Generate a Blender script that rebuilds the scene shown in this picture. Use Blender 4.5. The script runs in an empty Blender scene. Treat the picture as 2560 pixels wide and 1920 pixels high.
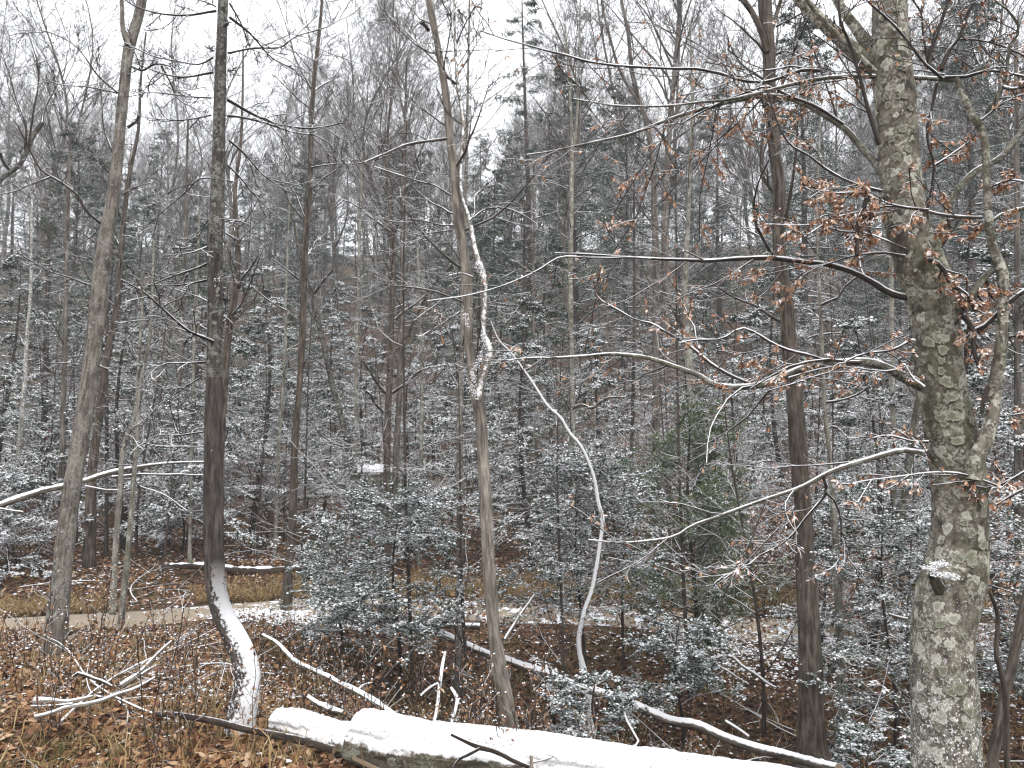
import bpy, math, random
import numpy as np
from math import radians, sin, cos, pi

# ------------------------------------------------------------ camera, light, exposure
scene = bpy.context.scene
COL = scene.collection
F = 1950.0; EYE = 1.6; PITCH = radians(5.8)
cam = bpy.data.cameras.new('camera'); camo = bpy.data.objects.new('camera', cam); COL.objects.link(camo)
cam.sensor_width = 36; cam.lens = 36 * F / 2560; cam.clip_end = 900; cam.clip_start = 0.05
camo.location = (0, 0, EYE); camo.rotation_euler = (pi / 2 + PITCH, 0, 0)
scene.camera = camo
SUN_EL, SUN_AZ = radians(48), radians(-150)
world = bpy.data.worlds.new('World'); scene.world = world; world.use_nodes = True
wn = world.node_tree; wn.nodes.clear()
w_out = wn.nodes.new('ShaderNodeOutputWorld'); w_bg = wn.nodes.new('ShaderNodeBackground')
w_sky = wn.nodes.new('ShaderNodeTexSky'); w_sky.sky_type = 'NISHITA'; w_sky.sun_disc = False
w_sky.sun_elevation = SUN_EL; w_sky.sun_rotation = SUN_AZ; w_sky.dust_density = 4; w_sky.air_density = 1
w_mix = wn.nodes.new('ShaderNodeMix'); w_mix.data_type = 'RGBA'; w_mix.inputs[0].default_value = 0.88
w_tc = wn.nodes.new('ShaderNodeTexCoord'); w_no = wn.nodes.new('ShaderNodeTexNoise'); w_no.inputs['Scale'].default_value = 1.6
w_rp = wn.nodes.new('ShaderNodeValToRGB')
w_rp.color_ramp.elements[0].position = .3; w_rp.color_ramp.elements[0].color = (.85, .865, .89, 1)
w_rp.color_ramp.elements[1].position = .7; w_rp.color_ramp.elements[1].color = (.93, .94, .96, 1)
w_sc = wn.nodes.new('ShaderNodeVectorMath'); w_sc.operation = 'SCALE'; w_sc.inputs[3].default_value = 9.0
wn.links.new(w_tc.outputs['Generated'], w_no.inputs['Vector']); wn.links.new(w_no.outputs['Fac'], w_rp.inputs[0])
wn.links.new(w_rp.outputs[0], w_sc.inputs[0]); wn.links.new(w_sky.outputs[0], w_mix.inputs[6])
wn.links.new(w_sc.outputs[0], w_mix.inputs[7]); wn.links.new(w_mix.outputs[2], w_bg.inputs[0])
w_bg.inputs[1].default_value = 0.145
wn.links.new(w_bg.outputs[0], w_out.inputs[0])
sl = bpy.data.lights.new('sun', 'SUN'); sl.energy = 1.5; sl.angle = radians(25); sl.color = (1, .97, .93)
so = bpy.data.objects.new('sun', sl); COL.objects.link(so)
so.rotation_euler = (pi / 2 - SUN_EL, 0, radians(20))
scene.view_settings.view_transform = 'Standard'; scene.view_settings.look = 'None'
scene.view_settings.exposure = 0.82; scene.view_settings.gamma = 1; scene.view_settings.use_curve_mapping = False
scene.render.engine = 'CYCLES'
cy = scene.cycles; cy.max_bounces = 5; cy.diffuse_bounces = 3; cy.glossy_bounces = 1; cy.transmission_bounces = 2
cy.volume_bounces = 1; cy.caustics_reflective = False; cy.caustics_refractive = False
cy.use_denoising = True; cy.denoiser = 'OPENIMAGEDENOISE'; cy.denoising_input_passes = 'RGB_ALBEDO_NORMAL'; cy.denoising_prefilter = 'ACCURATE'
cy.pixel_filter_type = 'BLACKMAN_HARRIS'; cy.filter_width = 1.3

rng = np.random.default_rng(7)
R = rng

# ------------------------------------------------------------ pixels <-> place
sp_, cp_ = sin(PITCH), cos(PITCH)
def P(uv, d):
    uv = np.atleast_2d(uv).astype(float); d = np.broadcast_to(d, uv.shape[:1])
    xc = (uv[:, 0] - 1280) / F; yc = (960 - uv[:, 1]) / F
    k = d / (cp_ - sp_ * yc)
    return np.stack([xc * k, d, EYE + (sp_ + cp_ * yc) * k], 1)
K = 860 / 2212
OR = {0: (0, 0, 2560 / 2212)}
for i_ in range(9): OR[i_ + 1] = ((0, 850, 1700)[i_ % 3], (0, 640, 1280)[i_ // 3], K)
def C(i, s):
    a = np.array(s.split(), float).reshape(-1, 2); o = OR[i]
    return a * o[2] + np.array(o[:2])
def cat_(*a): return np.concatenate(a)

# ------------------------------------------------------------ noise
def vnoise(p, seed=0):
    p = np.asarray(p, float); i = np.floor(p).astype(np.int64); f = p - i; f = f * f * (3 - 2 * f)
    def h(x, y, z):
        n = (x * 374761393 + y * 668265263 + z * 2147483647 + seed * 974634777) & 0xffffffff
        n = ((n ^ (n >> 13)) * 1274126177) & 0xffffffff
        n = ((n ^ (n >> 16)) * 2246822519) & 0xffffffff
        return ((n ^ (n >> 15)) & 0xffff) / 65535.0
    r = 0
    for dx in (0, 1):
        for dy in (0, 1):
            for dz in (0, 1):
                w = (f[..., 0] if dx else 1 - f[..., 0]) * (f[..., 1] if dy else 1 - f[..., 1]) * (f[..., 2] if dz else 1 - f[..., 2])
                r = r + w * h(i[..., 0] + dx, i[..., 1] + dy, i[..., 2] + dz)
    return r
def n2(x, y, s, seed=0):
    return vnoise(np.stack([x * s, y * s, np.zeros_like(x) + .5], -1), seed)
def norm(v): return v / np.maximum(np.linalg.norm(v, axis=-1, keepdims=True), 1e-9)

# ------------------------------------------------------------ terrain height
TR = np.array([-.9, -.66, -.33, 0, .33, .66, .9])
TD = np.array([0, 3, 4.5, 6, 7.5, 9, 10.5, 12.5, 16, 25, 40, 70, 120, 240.])
TZ = np.array([[0, 0, 0, 0, 0, 0, 0],
 [0, 0, 0, -.08, -.3, -.4, -.4], [0, -.02, 0, -.25, -.6, -.75, -.75], [-.05, -.08, -.14, -.6, -.92, -1.0, -1.0],
 [-.1, -.12, -.26, -.8, -1.05, -1.1, -1.1], [-.12, -.15, -.26, -.75, -.95, -.95, -.95], [-.1, -.10, -.18, -.5, -.56, -.52, -.5],
 [.1, .12, .05, -.15, -.2, -.15, -.1], [.5, .5, .3, .3, .25, .35, .4], [2.6, 2.5, 2.2, 2.3, 2.4, 2.8, 3.0],
 [8, 8, 7.5, 8, 8.4, 9.4, 10], [19, 19, 18.5, 19, 20, 22, 23], [35, 35, 34, 35, 36, 38, 39], [52] * 7])
PATH = np.array([(-30, 3.5), (-14, 6.2), (-9, 7.6), (-5.6, 8.7), (-4.2, 9.45), (-3, 10.1), (-1.5, 10.7), (0, 10.85), (1.5, 10.75), (3.1, 10.5), (5, 10.4), (9, 10), (30, 9)])
def path_dist(x, y):
    best = np.full(np.shape(x), 1e9)
    for a, b in zip(PATH[:-1], PATH[1:]):
        ab = b - a; t = np.clip(((x - a[0]) * ab[0] + (y - a[1]) * ab[1]) / (ab @ ab), 0, 1)
        best = np.minimum(best, np.hypot(x - a[0] - t * ab[0], y - a[1] - t * ab[1]))
    return best
def H(x, y, fine=True):
    x = np.asarray(x, float); y = np.asarray(y, float)
    r = np.clip(x / np.maximum(y, 2.0), -.9, .9); d = np.clip(y, 0, 240)
    i = np.clip(np.searchsorted(TR, r) - 1, 0, len(TR) - 2); j = np.clip(np.searchsorted(TD, d) - 1, 0, len(TD) - 2)
    a = (r - TR[i]) / (TR[i + 1] - TR[i]); b = (d - TD[j]) / (TD[j + 1] - TD[j])
    a = a * a * (3 - 2 * a) * .5 + a * .5
    z = (TZ[j, i] * (1 - a) + TZ[j, i + 1] * a) * (1 - b) + (TZ[j + 1, i] * (1 - a) + TZ[j + 1, i + 1] * a) * b
    if fine:
        k = np.clip(path_dist(x, y) / .9, 0, 1)
        z = z + k * ((n2(x, y, .9, 3) - .5) * .16 + (n2(x, y, 2.7, 4) - .5) * .07 + (n2(x, y, 7, 5) - .5) * .03)
        z = z + (n2(x, y, .12, 6) - .5) * np.clip((y - 12) / 20, 0, 1) * 2.2
    return z

# ------------------------------------------------------------ mesh builder
class MB:
    def __init__(s): s.v = []; s.f = []; s.m = []; s.a = []; s.c = []; s.n = 0; s.sm = []
    def add(s, v, f, mat=0, bk=None, col=None, smooth=True):
        v = np.asarray(v, float).reshape(-1, 3); f = np.asarray(f, np.int64)
        s.v.append(v); s.f.append(f + s.n); s.n += len(v)
        s.m.append(np.broadcast_to(np.asarray(mat, np.int32), (len(f),)).copy())
        s.sm.append(np.full(len(f), smooth))
        s.a.append(v.copy() if bk is None else np.asarray(bk, float).reshape(-1, 3))
        s.c.append(np.zeros(len(v)) if col is None else np.broadcast_to(np.asarray(col, float), (len(v),)).copy())
    def mesh(s, name, mats, origin=(0, 0, 0)):
        me = bpy.data.meshes.new(name)
        V = np.concatenate(s.v) - np.array(origin); nv = len(V)
        me.vertices.add(nv); me.vertices.foreach_set('co', V.astype(np.float32).ravel())
        tot = np.concatenate([np.full(len(f), f.shape[1]) for f in s.f]); li = np.concatenate([f.ravel() for f in s.f])
        me.loops.add(len(li)); me.loops.foreach_set('vertex_index', li.astype(np.int32))
        me.polygons.add(len(tot)); st = np.concatenate([[0], np.cumsum(tot)[:-1]])
        me.polygons.foreach_set('loop_start', st.astype(np.int32))
        me.polygons.foreach_set('material_index', np.concatenate(s.m).astype(np.int32))
        me.polygons.foreach_set('use_smooth', np.concatenate(s.sm))
        at = me.attributes.new('bk', 'FLOAT_VECTOR', 'POINT'); at.data.foreach_set('vector', np.concatenate(s.a).astype(np.float32).ravel())
        at = me.attributes.new('rnd', 'FLOAT', 'POINT'); at.data.foreach_set('value', np.concatenate(s.c).astype(np.float32))
        for m in (mats if isinstance(mats, (list, tuple)) else [mats]): me.materials.append(m)
        me.update(calc_edges=True)
        return me
    def build(s, name, mats, parent=None, origin=(0, 0, 0)):
        o = bpy.data.objects.new(name, s.mesh(name, mats, origin)); COL.objects.link(o)
        if parent is not None: o.parent = parent
        else: o.location = origin
        return o

def tag(o, label=None, cat=None, group=None, kind=None):
    if label: o['label'] = label
    if cat: o['category'] = cat
    if group: o['group'] = group
    if kind: o['kind'] = kind
    return o
def empty(name, loc, label, cat, group=None):
    o = bpy.data.objects.new(name, None); COL.objects.link(o); o.location = loc; o.empty_display_size = .2
    return tag(o, label, cat, group)
def copy_tree(o, parent=None, **kw):
    c = o.copy(); COL.objects.link(c); c.parent = parent
    for ch in [q for q in o.children]: copy_tree(ch, c)
    return c

# ------------------------------------------------------------ tubes and growth
def tubes(mb, pts, rad, sides=3, mat=0, amp=0, cap=False, col=None, freq=30, ph=None):
    N, Q, _ = pts.shape
    t = np.gradient(pts, axis=1); t = norm(t)
    ov = norm(pts[:, -1] - pts[:, 0]); ref = np.where(np.abs(ov[:, 2:3]) > .75, np.array([[1., 0, 0]]), np.array([[0., 0, 1]]))
    n = norm(np.cross(t, ref[:, None, :])); b = np.cross(t, n)
    ang = np.arange(sides) * 2 * pi / sides + (0.3 if ph is None else ph)
    ca, sa = np.cos(ang), np.sin(ang)
    s = np.concatenate([np.zeros((N, 1)), np.cumsum(np.linalg.norm(np.diff(pts, axis=1), axis=2), 1)], 1)
    off = R.uniform(0, 40, (N, 1, 1))
    rr = rad[:, :, None] * np.ones(sides)
    bk = np.stack([ca * rr, sa * rr, s[:, :, None] + 0 * rr], -1) + np.concatenate([off * 0, off * 0, off], -1)[:, :, None, :]
    if amp:
        bq = bk * np.array([freq, freq, freq * .16])
        w = 1 + amp * ((vnoise(bq) - .5) * 1.4 + (vnoise(bq * 2.3, 5) - .5) * .9 + (vnoise(bk * np.array([5, 5, 1.2]), 9) - .5) * 1.6)
        rr = rr * w
    V = pts[:, :, None, :] + rr[..., None] * (ca[:, None] * n[:, :, None, :] + sa[:, None] * b[:, :, None, :])
    base = (np.arange(N) * Q * sides)[:, None, None] + (np.arange(Q - 1) * sides)[None, :, None]
    k = np.arange(sides); k2 = (k + 1) % sides
    f = np.stack([base + k, base + k2, base + sides + k2, base + sides + k], -1).reshape(-1, 4)[:, ::-1]
    c = None
    if col is not None: c = np.repeat(np.broadcast_to(col, (N,)), Q * sides)
    nb = mb.n
    mb.add(V, f, mat, bk, c)
    if cap:
        for q, fl in ((0, False), (Q - 1, True)):
            ring = V[0, q]; ctr = ring.mean(0) + (ring.mean(0) - pts[0, Q // 2]) * 0.0
            vv = np.concatenate([ring, ctr[None]]); ff = np.stack([k, k2, np.full(sides, sides)], -1)
            if fl is False: ff = ff
            else: ff = ff[:, ::-1]
            mb.add(vv, ff, cap if isinstance(cap, int) and cap is not True else mat, (vv - ctr) * 1.0, smooth=False)
    return V
def grow(par, prad, per, tr=(.2, 1), ang=(35, 60), L=(.4, .7), tap=.6, npts=5, up=.1, wig=.15, r0=.55, rt=.3, flat=0, rmin=.0025, absL=False, even=False):
    N, Q, _ = par.shape; M = N * per; ix = np.repeat(np.arange(N), per)
    if even: t = (np.tile(np.arange(per), N) + R.uniform(0, 1, M)) / per * (tr[1] - tr[0]) + tr[0]
    else: t = R.uniform(tr[0], tr[1], M)
    fi = t * (Q - 1); i = np.clip(fi.astype(int), 0, Q - 2); w = (fi - i)[:, None]
    b = par[ix, i] * (1 - w) + par[ix, i + 1] * w; pr = prad[ix, i] * (1 - w[:, 0]) + prad[ix, i + 1] * w[:, 0]
    tan = norm(par[ix, i + 1] - par[ix, i])
    pl = np.linalg.norm(np.diff(par, axis=1), axis=2).sum(1)[ix]
    q = R.normal(size=(M, 3))
    if flat: q[:, 2] *= (1 - flat)
    perp = norm(q - (q * tan).sum(1, keepdims=True) * tan)
    a = np.radians(R.uniform(ang[0], ang[1], M))[:, None]
    d = norm(tan * np.cos(a) + perp * np.sin(a))
    ln = R.uniform(L[0], L[1], M) * (1 if absL else pl) * (1 - tap * t)
    pts = np.empty((M, npts, 3)); pts[:, 0] = b; st = (ln / (npts - 1))[:, None]
    cur = R.normal(size=(M, 3)) * wig * .5
    for k in range(1, npts):
        d = norm(d + wig * R.normal(size=(M, 3)) + cur + np.array([0, 0, up])); pts[:, k] = pts[:, k - 1] + d * st
    rad = np.maximum((pr * r0 * R.uniform(.7, 1.1, M))[:, None] * np.linspace(1, rt, npts), rmin)
    return pts, rad
def crom(p, n):
    p = np.asarray(p, float)
    if len(p) == 2: return p[0] + (p[1] - p[0]) * np.linspace(0, 1, n)[:, None]
    s = np.concatenate([[0], np.cumsum(np.linalg.norm(np.diff(p[:, :3], axis=0), axis=1))]); u = np.linspace(0, s[-1], n)
    m = np.gradient(p, s, axis=0); i = np.clip(np.searchsorted(s, u) - 1, 0, len(p) - 2)
    h = (s[i + 1] - s[i])[:, None]; t = ((u - s[i]) / h[:, 0])[:, None]
    return ((2 * t**3 - 3 * t**2 + 1) * p[i] + (t**3 - 2 * t**2 + t) * h * m[i] + (-2 * t**3 + 3 * t**2) * p[i + 1] + (t**3 - t**2) * h * m[i + 1])
def limb_path(uv, d0, d1, w0, w1, n=None, wob=.02):
    p2 = np.asarray(uv, float)[:, :2]
    s = np.concatenate([[0], np.cumsum(np.linalg.norm(np.diff(p2, axis=0), axis=1))]); s /= s[-1]
    d = d0 + (d1 - d0) * s
    p3 = P(p2, d); L = np.linalg.norm(np.diff(p3, axis=0), axis=1).sum()
    n = n or int(np.clip(L / .05, 8, 90))
    q = crom(p3, n); t = np.linspace(0, 1, n)
    ph = R.uniform(0, 50); z = np.stack([t * L * 6 + ph, t * 0 + .5, t * 0 + .5], -1)
    for a in range(3):
        q[:, a] += (vnoise(z, 11 + a) - .5) * wob * np.clip(t * 6, 0, 1)
    dd = np.interp(t, s, d); r = (w0 + (w1 - w0) * t ** .8) / 2 * dd / F
    r = r * (.9 + .2 * vnoise(z * 2, 17))
    return q, np.maximum(r, .0018)
def stack(paths, Q=24):
    """paths of different lengths -> one array"""
    a = np.empty((len(paths), Q, 3)); b = np.empty((len(paths), Q))
    for i, (p, r) in enumerate(paths):
        s = np.linspace(0, 1, len(p)); t = np.linspace(0, 1, Q)
        for k in range(3): a[i, :, k] = np.interp(t, s, p[:, k])
        b[i] = np.interp(t, s, r)
    return a, b
def snow_ridge(mb, p, r, thick=1.0, mat=0, thr=.28, sides=6):
    t = norm(np.gradient(p, axis=0)); n = len(p)
    s = np.concatenate([[0], np.cumsum(np.linalg.norm(np.diff(p, axis=0), axis=1))])
    z = np.stack([s * 9 + R.uniform(0, 90), s * 0 + .5, s * 0 + .5], -1)
    m = np.clip((vnoise(z, 3) * .6 + vnoise(z * 3.1, 4) * .4 - thr) * 5, 0, 1) * np.clip((1.02 - np.abs(t[:, 2])) * 3.2 , 0, 1)
    side = norm(np.cross(t, np.array([0, 0, 1.])) + 1e-6); upv = norm(np.cross(side, t))
    upv = upv * np.sign(upv[:, 2:3] + 1e-9)
    q = p + upv * (r * .62)[:, None]
    rr = np.maximum((r * .52 + .0022 * thick) * m, .0004)
    tubes(mb, q[None], rr[None], sides, mat, amp=.12, freq=60)

# ------------------------------------------------------------ leaves
def diamonds(mb, b, d, nr, L, W, mat=0, col=None, droop=0.0):
    d = norm(d); sd = norm(np.cross(d, nr)); N = len(b)
    L = np.broadcast_to(L, (N,))[:, None]; W = np.broadcast_to(W, (N,))[:, None]
    dz = np.array([0, 0, -1.]) * droop * L
    v = np.stack([b, b + d * L * .45 + sd * W * .5 , b + d * L + dz, b + d * L * .45 - sd * W * .5], 1)
    f = np.arange(N * 4).reshape(N, 4)
    c = None if col is None else np.repeat(col, 4)
    mb.add(v, f, mat, col=c, smooth=False)
def puffs(mb, c, r, hgt, mat):
    N = len(c); r = np.broadcast_to(r, (N,)); a0 = R.uniform(0, 2 * pi, N)
    v = np.empty((N, 5, 3))
    for k in range(4):
        a = a0 + k * pi / 2; rr = r * R.uniform(.6, 1.2, N)
        v[:, k] = c + np.stack([np.cos(a) * rr, np.sin(a) * rr, -hgt * r * R.uniform(0, .5, N)], 1)
    v[:, 4] = c + np.stack([0 * r, 0 * r, hgt * r], 1)
    o = (np.arange(N) * 5)[:, None]
    f = np.concatenate([o + np.array([[k, (k + 1) % 4, 4]]) for k in range(4)])
    mb.add(v, f, mat, smooth=True)
def spray(mb, tw, trd, per, L, W, mat=0, t0=.1, spread=55, tilt=.45, puff=0, pmat=1, psize=.02, drp=.1):
    """leaves on both sides of each twig, lying roughly flat"""
    N, Q, _ = tw.shape; M = N * per; ix = np.repeat(np.arange(N), per)
    t = (np.tile(np.arange(per), N) + R.uniform(0, 1, M)) / per * (1 - t0) + t0
    fi = t * (Q - 1); i = np.clip(fi.astype(int), 0, Q - 2); w = (fi - i)[:, None]
    b = tw[ix, i] * (1 - w) + tw[ix, i + 1] * w; tan = norm(tw[ix, i + 1] - tw[ix, i])
    nr = norm(np.array([0, 0, 1.]) + R.normal(size=(M, 3)) * tilt)
    side = norm(np.cross(tan, nr)) * np.where(R.random(M) < .5, 1, -1)[:, None]
    a = np.radians(spread + R.normal(size=M) * 14)[:, None]
    d = norm(tan * np.cos(a) + side * np.sin(a) + np.array([0, 0, -drp]) + R.normal(size=(M, 3)) * .12)
    diamonds(mb, b, d, nr, L * R.uniform(.7, 1.25, M), W * R.uniform(.7, 1.2, M), mat, R.random(M), droop=.12)
    if puff:
        s = R.random(M) < puff
        c = (b + d * L * .5)[s] + np.array([0, 0, psize * .25])
        puffs(mb, c, psize * R.uniform(.5, 1.4, s.sum()), .5, pmat)

# ------------------------------------------------------------ materials
def new_mat(name):
    m = bpy.data.materials.new(name); m.use_nodes = True; nt = m.node_tree
    return m, nt, nt.nodes['Principled BSDF']
def nd(nt, typ, **kw):
    n = nt.nodes.new(typ)
    for k, v in kw.items(): setattr(n, k, v)
    return n
def ramp(nt, src, stops, interp='LINEAR'):
    r = nd(nt, 'ShaderNodeValToRGB'); r.color_ramp.interpolation = interp
    el = r.color_ramp.elements
    while len(el) < len(stops): el.new(.5)
    for e, (p, c) in zip(el, stops):
        e.position = p; e.color = (c, c, c, 1) if np.isscalar(c) else (*c, 1)
    nt.links.new(src, r.inputs[0]); return r.outputs[0]
def noise(nt, vec, sc, det=4, rough=.6):
    n = nd(nt, 'ShaderNodeTexNoise'); n.inputs['Scale'].default_value = sc; n.inputs['Detail'].default_value = det; n.inputs['Roughness'].default_value = rough
    if vec is not None: nt.links.new(vec, n.inputs['Vector'])
    return n.outputs['Fac']
def mixc(nt, f, a, b, mode='MIX'):
    m = nd(nt, 'ShaderNodeMix', data_type='RGBA', blend_type=mode)
    for s, x in ((0, f), (6, a), (7, b)):
        if hasattr(x, 'links'): nt.links.new(x, m.inputs[s])
        else: m.inputs[s].default_value = x if s == 0 else (*x, 1)
    return m.outputs[2]
def math_(nt, op, a, b=None, c=None, clamp=False):
    m = nd(nt, 'ShaderNodeMath', operation=op); m.use_clamp = clamp
    for s, x in enumerate((a, b, c)):
        if x is None: continue
        if hasattr(x, 'links'): nt.links.new(x, m.inputs[s])
        else: m.inputs[s].default_value = x
    return m.outputs[0]
def snow_fac(nt, dirn, thr, soft, amt, sc=25):
    """snow clings where the surface faces dirn (up, or the side the snow blew on)"""
    g = nd(nt, 'ShaderNodeNewGeometry'); dp = nd(nt, 'ShaderNodeVectorMath', operation='DOT_PRODUCT')
    nt.links.new(g.outputs['Normal'], dp.inputs[0]); v = norm(np.array(dirn, float)); dp.inputs[1].default_value = tuple(v)
    n = noise(nt, g.outputs['Position'], sc, 5, .7)
    x = math_(nt, 'MULTIPLY_ADD', n, amt, dp.outputs['Value'])
    x = math_(nt, 'SUBTRACT', x, thr + amt * .5)
    return math_(nt, 'MULTIPLY', x, 1 / soft, clamp=True), g
SNOW = (.82, .83, .85)
def bark(name, dark, light, snow=(0, 0, 1), thr=.45, amt=.7, lichen=None, lthr=.62, lsc=9, ridge=60, bump=.6, moss=0, spk=0, zf=None, iso=.14, lvis=.8, ssc=25, spsc=48):
    m, nt, b = new_mat(name)
    at = nd(nt, 'ShaderNodeAttribute', attribute_name='bk')
    mp = nd(nt, 'ShaderNodeMapping'); mp.inputs['Scale'].default_value = (1, 1, iso); nt.links.new(at.outputs['Vector'], mp.inputs[0])
    n1 = noise(nt, mp.outputs[0], ridge, 6, .7); n2_ = noise(nt, at.outputs['Vector'], 6, 5, .65)
    col = ramp(nt, n1, [(.38, tuple(np.array(dark) * .75)), (.5, tuple((np.array(dark) + np.array(light)) / 2)), (.62, tuple(np.array(light) * 1.15))])
    col = mixc(nt, ramp(nt, n2_, [(.35, 0), (.7, .65)]), col, tuple(np.array(dark) * .8))
    if lichen is not None:
        v = nd(nt, 'ShaderNodeTexVoronoi'); v.inputs['Scale'].default_value = lsc
        wv = nd(nt, 'ShaderNodeVectorMath', operation='ADD'); nn = nd(nt, 'ShaderNodeTexNoise'); nn.inputs['Scale'].default_value = 30; nn.inputs['Detail'].default_value = 3
        nt.links.new(at.outputs['Vector'], nn.inputs['Vector'])
        sc = nd(nt, 'ShaderNodeVectorMath', operation='SCALE'); sc.inputs[3].default_value = .07; nt.links.new(nn.outputs['Color'], sc.inputs[0])
        nt.links.new(at.outputs['Vector'], wv.inputs[0]); nt.links.new(sc.outputs[0], wv.inputs[1]); nt.links.new(wv.outputs[0], v.inputs['Vector'])
        d = ramp(nt, v.outputs['Distance'], [(.0, .75), (.2, .5), (.27, 1), (.36, 1), (.42, 0)])
        pr = nd(nt, 'ShaderNodeSeparateColor'); nt.links.new(v.outputs['Color'], pr.inputs[0])
        on = ramp(nt, pr.outputs[0], [(lthr, 0), (lthr + .05, 1)])
        fine = ramp(nt, noise(nt, at.outputs['Vector'], 55, 5, .75), [(.47, 0), (.57, 1)])
        fine2 = math_(nt, 'MULTIPLY', fine, ramp(nt, noise(nt, at.outputs['Vector'], 9, 3), [(.42, 0), (.6, .9)]))
        lf = math_(nt, 'MAXIMUM', math_(nt, 'MULTIPLY', d, on), fine2)
        col = mixc(nt, math_(nt, 'MULTIPLY', lf, lvis), col, lichen)
    if moss:
        mf = ramp(nt, noise(nt, at.outputs['Vector'], 3.2, 4, .7), [(.48, 0), (.66, moss)])
        col = mixc(nt, mf, col, (.045, .055, .018))
    sf, g = snow_fac(nt, snow, thr, .18, amt, ssc)
    if zf:
        sz = nd(nt, 'ShaderNodeSeparateXYZ'); nt.links.new(g.outputs['Position'], sz.inputs[0])
        zz = math_(nt, 'MULTIPLY', math_(nt, 'SUBTRACT', zf[0], sz.outputs[2]), zf[1])
        sf = math_(nt, 'ADD', sf, math_(nt, 'MAXIMUM', math_(nt, 'MINIMUM', zz, .0), -1.0), clamp=True)
    if spk:
        sn_ = noise(nt, g.outputs['Position'], spsc, 5, .75)
        if zf: sn_ = math_(nt, 'ADD', sn_, math_(nt, 'MAXIMUM', math_(nt, 'MINIMUM', math_(nt, 'MULTIPLY', zz, .12), .07), -.1))
        s2 = ramp(nt, sn_, [(.72 - spk * .1, 0), (.75 - spk * .1, 1)])
        sf = math_(nt, 'MAXIMUM', sf, s2)
    col = mixc(nt, sf, col, SNOW)
    nt.links.new(col, b.inputs['Base Color']); b.inputs['Roughness'].default_value = .88; b.inputs['Specular IOR Level'].default_value = .25
    bp = nd(nt, 'ShaderNodeBump'); bp.inputs['Strength'].default_value = bump; bp.inputs['Distance'].default_value = .012
    nt.links.new(n1, bp.inputs['Height']); nt.links.new(bp.outputs[0], b.inputs['Normal'])
    return m
def snow_mat(name='snow', rough=.7, dirt=.3):
    m, nt, b = new_mat(name); g = nd(nt, 'ShaderNodeNewGeometry')
    n = noise(nt, g.outputs['Position'], 45, 5, .7); n3 = noise(nt, g.outputs['Position'], 7, 4, .6)
    c = mixc(nt, ramp(nt, n3, [(.3, 1), (.7, 0)]), (.86, .87, .89), (.78, .80, .84))
    if dirt: c = mixc(nt, ramp(nt, noise(nt, g.outputs['Position'], 90, 3, .6), [(.55, 0), (.66, dirt)]), c, (.16, .12, .08))
    nt.links.new(c, b.inputs['Base Color']); b.inputs['Roughness'].default_value = rough; b.inputs['Specular IOR Level'].default_value = .2
    bp = nd(nt, 'ShaderNodeBump'); bp.inputs['Strength'].default_value = .5; bp.inputs['Distance'].default_value = .01
    nt.links.new(n, bp.inputs['Height']); nt.links.new(bp.outputs[0], b.inputs['Normal'])
    return m
def leaf_mat(name, stops, thr=.35, amt=.8, sc=9, snowdir=(0, 0, 1), trans=.0):
    m, nt, b = new_mat(name); at = nd(nt, 'ShaderNodeAttribute', attribute_name='rnd')
    c = ramp(nt, at.outputs['Fac'], stops)
    sf, g = snow_fac(nt, snowdir, thr, .2, amt, sc)
    c = mixc(nt, sf, c, SNOW)
    nt.links.new(c, b.inputs['Base Color']); b.inputs['Roughness'].default_value = .6; b.inputs['Specular IOR Level'].default_value = .3
    return m
M = {}
M['snow'] = snow_mat()
M['clean_snow'] = snow_mat('clean_snow', .7, 0)
M['log_snow'] = snow_mat('log_snow', .75, .75)
M['grey_bark'] = bark('grey_bark', (.07, .06, .05), (.24, .215, .185), thr=.5, spk=.3, ridge=38, lichen=(.3, .3, .27), lthr=.8, lsc=25)
M['dark_bark'] = bark('dark_bark', (.026, .022, .02), (.095, .082, .073), snow=(.4, -.2, .9), thr=.85, amt=.6, spk=.3, lichen=(.24, .25, .22), lthr=.6, lsc=26, ridge=42)
M['curve_bark'] = bark('curve_bark', (.03, .026, .023), (.11, .095, .085), snow=(.7, -.5, .5), thr=.42, amt=2.4, ridge=42, spk=1.2, zf=(.52, 2.0), ssc=36)
M['mid_bark'] = bark('mid_bark', (.115, .1, .084), (.34, .305, .265), thr=.6, ridge=40, bump=1, spk=.2)
M['brown_bark'] = bark('brown_bark', (.036, .029, .023), (.15, .124, .102), thr=.5, ridge=38, bump=1, spk=.2)
M['pale_bark'] = bark('pale_bark', (.10, .09, .075), (.27, .25, .215), thr=.35, amt=1, lichen=(.42, .43, .39), lthr=.5, lsc=14, ridge=30, moss=.4)
M['plaster_bark'] = bark('plaster_bark', (.12, .1, .08), (.27, .24, .2), snow=(-.15, -.8, .62), thr=.1, amt=.75, ridge=60)
M['coated_bark'] = bark('coated_bark', (.07, .06, .05), (.2, .17, .14), snow=(-.1, -.6, .8), thr=-.05, amt=1.6, ridge=50, ssc=38, spk=1)
M['patch_snow_bark'] = bark('patch_snow_bark', (.12, .105, .09), (.33, .3, .26), snow=(.1, -.6, .75), thr=.55, amt=1.9, ridge=40, ssc=32, spk=1)
M['beech_bark'] = bark('beech_bark', (.055, .048, .037), (.21, .19, .152), snow=(-.2, -.3, .9), thr=.62, amt=.9, lichen=(.46, .46, .39), lthr=.35, lsc=14, ridge=22, bump=.9, moss=.5, spk=.9, iso=.7, lvis=.95, zf=(1.0, .8), spsc=75)
M['speck_bark'] = bark('speck_bark', (.12, .11, .095), (.30, .28, .25), thr=.35, amt=1.2, lichen=(.5, .5, .47), lthr=.4, lsc=16, ridge=25, spk=1.6)
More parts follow.
